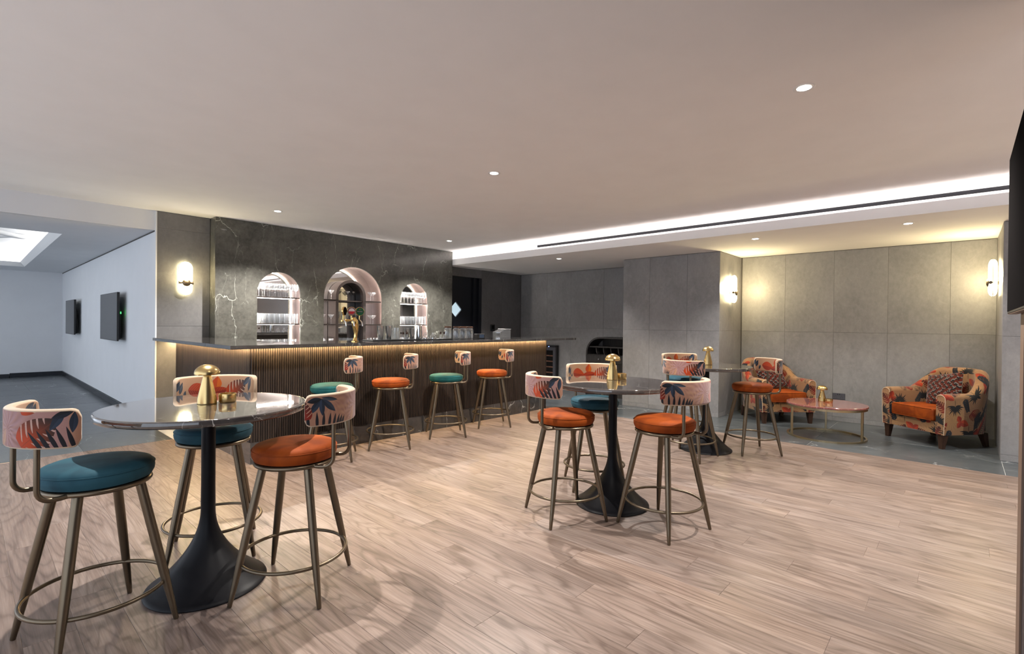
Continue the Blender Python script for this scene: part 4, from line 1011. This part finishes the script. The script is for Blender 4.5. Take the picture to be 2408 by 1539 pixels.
def bottle(x, lb, y=YB-.04):
    t = thing('bitters_bottle', lb, 'bottle', (x, y, ZM), 0, 'small dark-topped dispenser bottles')
    part(MB().lathe([(0, 0), (.020, 0), (.021, .003), (.014, .055), (.010, .062), (0, .062)], 20), 'body', 'glass', t)
    part(MB().lathe([(0, .0622), (.0125, .0622), (.014, .068), (.011, .088), (0, .090)], 20), 'stopper', 'leg_wood', t)
for x_, lb in ((3.525, 'small bottle with dark stopper on the left bar mat, left of its twin'), (3.575, 'small bottle with dark stopper on the left bar mat, right of its twin'), (4.10, 'small bottle with dark stopper right of the glass bowls, left of its twin'), (4.16, 'small bottle with dark stopper next to the leftmost glass jar')): bottle(x_, lb)
t = thing('cocktail_shaker', 'closed tall steel cocktail shaker on the left bar mat', 'shaker', (3.79, YB, ZM))
part(MB().lathe([(0, 0), (.036, 0), (.037, .004), (.037, .085), (0, .085)], 32), 'body', 'steel', t); part(MB().lathe([(.036, .0855), (.0365, .09), (.026, .17), (0, .171)], 32), 'top', 'steel', t)
bowl = MB().lathe([(0, 0), (.040, 0), (.043, .010), (.034, .034), (.018, .040), (.017, .068), (0, .070)], 24, wob=lambda a, z: 1+.03*math.cos(8*a)).mesh('glass_bowl', 'glass')
for x_, lb in ((3.895, 'faceted glass stopper jar on a steel base, left of its twin'), (4.01, 'faceted glass stopper jar, right of its twin')):
    t = thing('sugar_jar', lb, 'jar', (x_, YB, ZM), 0, 'faceted glass jars'); part(MB().lathe([(0, 0), (.040, 0), (.040, .012), (0, .012)], 24), 'base', 'steel', t); obj('body', bowl, t, (0, 0, .0125))
for k, x_ in enumerate((4.305, 4.405, 4.525, 4.640)):
    t = thing('storage_jar', ['clear storage jar with wooden lid, leftmost of the four', 'clear storage jar with wooden lid, second from left', 'clear storage jar with wooden lid, third from left', 'clear storage jar with wooden lid, rightmost of the four'][k], 'jar', (x_, YB+(.06 if k == 0 else 0), CT), 0, 'clear jars with wooden lids')
    part(MB().lathe([(0, 0), (.044, 0), (.050, .006), (.052, .020), (.052, .120), (.048, .134), (.040, .142), (.040, .150), (.0375, .150), (.0375, .141), (.046, .131), (.0495, .119), (.0495, .020), (.046, .010), (0, .008)], 36), 'body', 'glass', t)
    part(MB().lathe([(0, .151), (.045, .151), (.047, .155), (.047, .168), (.044, .171), (0, .171)], 36), 'lid', 'cork', t)
t = thing('card_terminal', 'small black box with a blue grey display right of the glass jars', 'display box', (4.83, YB, CT), rad(0))
part(MB().bbox(-.075, .075, -.035, .035, 0, .068, .004), 'housing', 'black_plastic', t)
MT['lcd'] = simple('blue_grey_display', (.05, .08, .14), .25)
part(MB().box(-.035, .055, -.0362, -.0348, .012, .058), 'display', 'lcd', t)
t = thing('ice_box', 'clear glass ice box with black hinged lid near the right end of the bar', 'ice box', (5.33, YB+.05, CT), 0)
m = MB(); P_ = [(-.11, 0), (.12, 0), (.12, .125), (.0, .125), (-.11, .09)]
m.prism(P_, -.075, .075, 0, lambda v: (v[0], v[2], v[1])); P2 = [(-.107, .004), (.117, .004), (.117, .121), (.0, .121), (-.107, .086)]
q = MB().prism(P2, -.071, .071, 0, lambda v: (v[0], v[2], v[1])); o_ = len(m.v); m.v += q.v; m.f += [[i+o_ for i in f[::-1]] for f in q.f]; m.m += q.m; m.uv += q.uv; m.sm += q.sm
part(m, 'box', 'glass', t); part(MB().bbox(0.0, .125, -.078, .078, .1255, .137, .003), 'lid', 'black_plastic', t)
part(MB().tube([(-.085, -.05, .012), (-.03, -.045, .105)], .006, 10), 'scoop_handle', 'black_plastic', t)
part(MB().lathe([(0, 0), (.02, .004), (.028, .02), (.026, .02), (0, .007)], 20), 'scoop_bowl', 'steel', t, None, (.0, -.02, .01))

for o in D.objects:
    if o.type == 'MESH' and o.parent is not None and 'category' in o: del o['category']
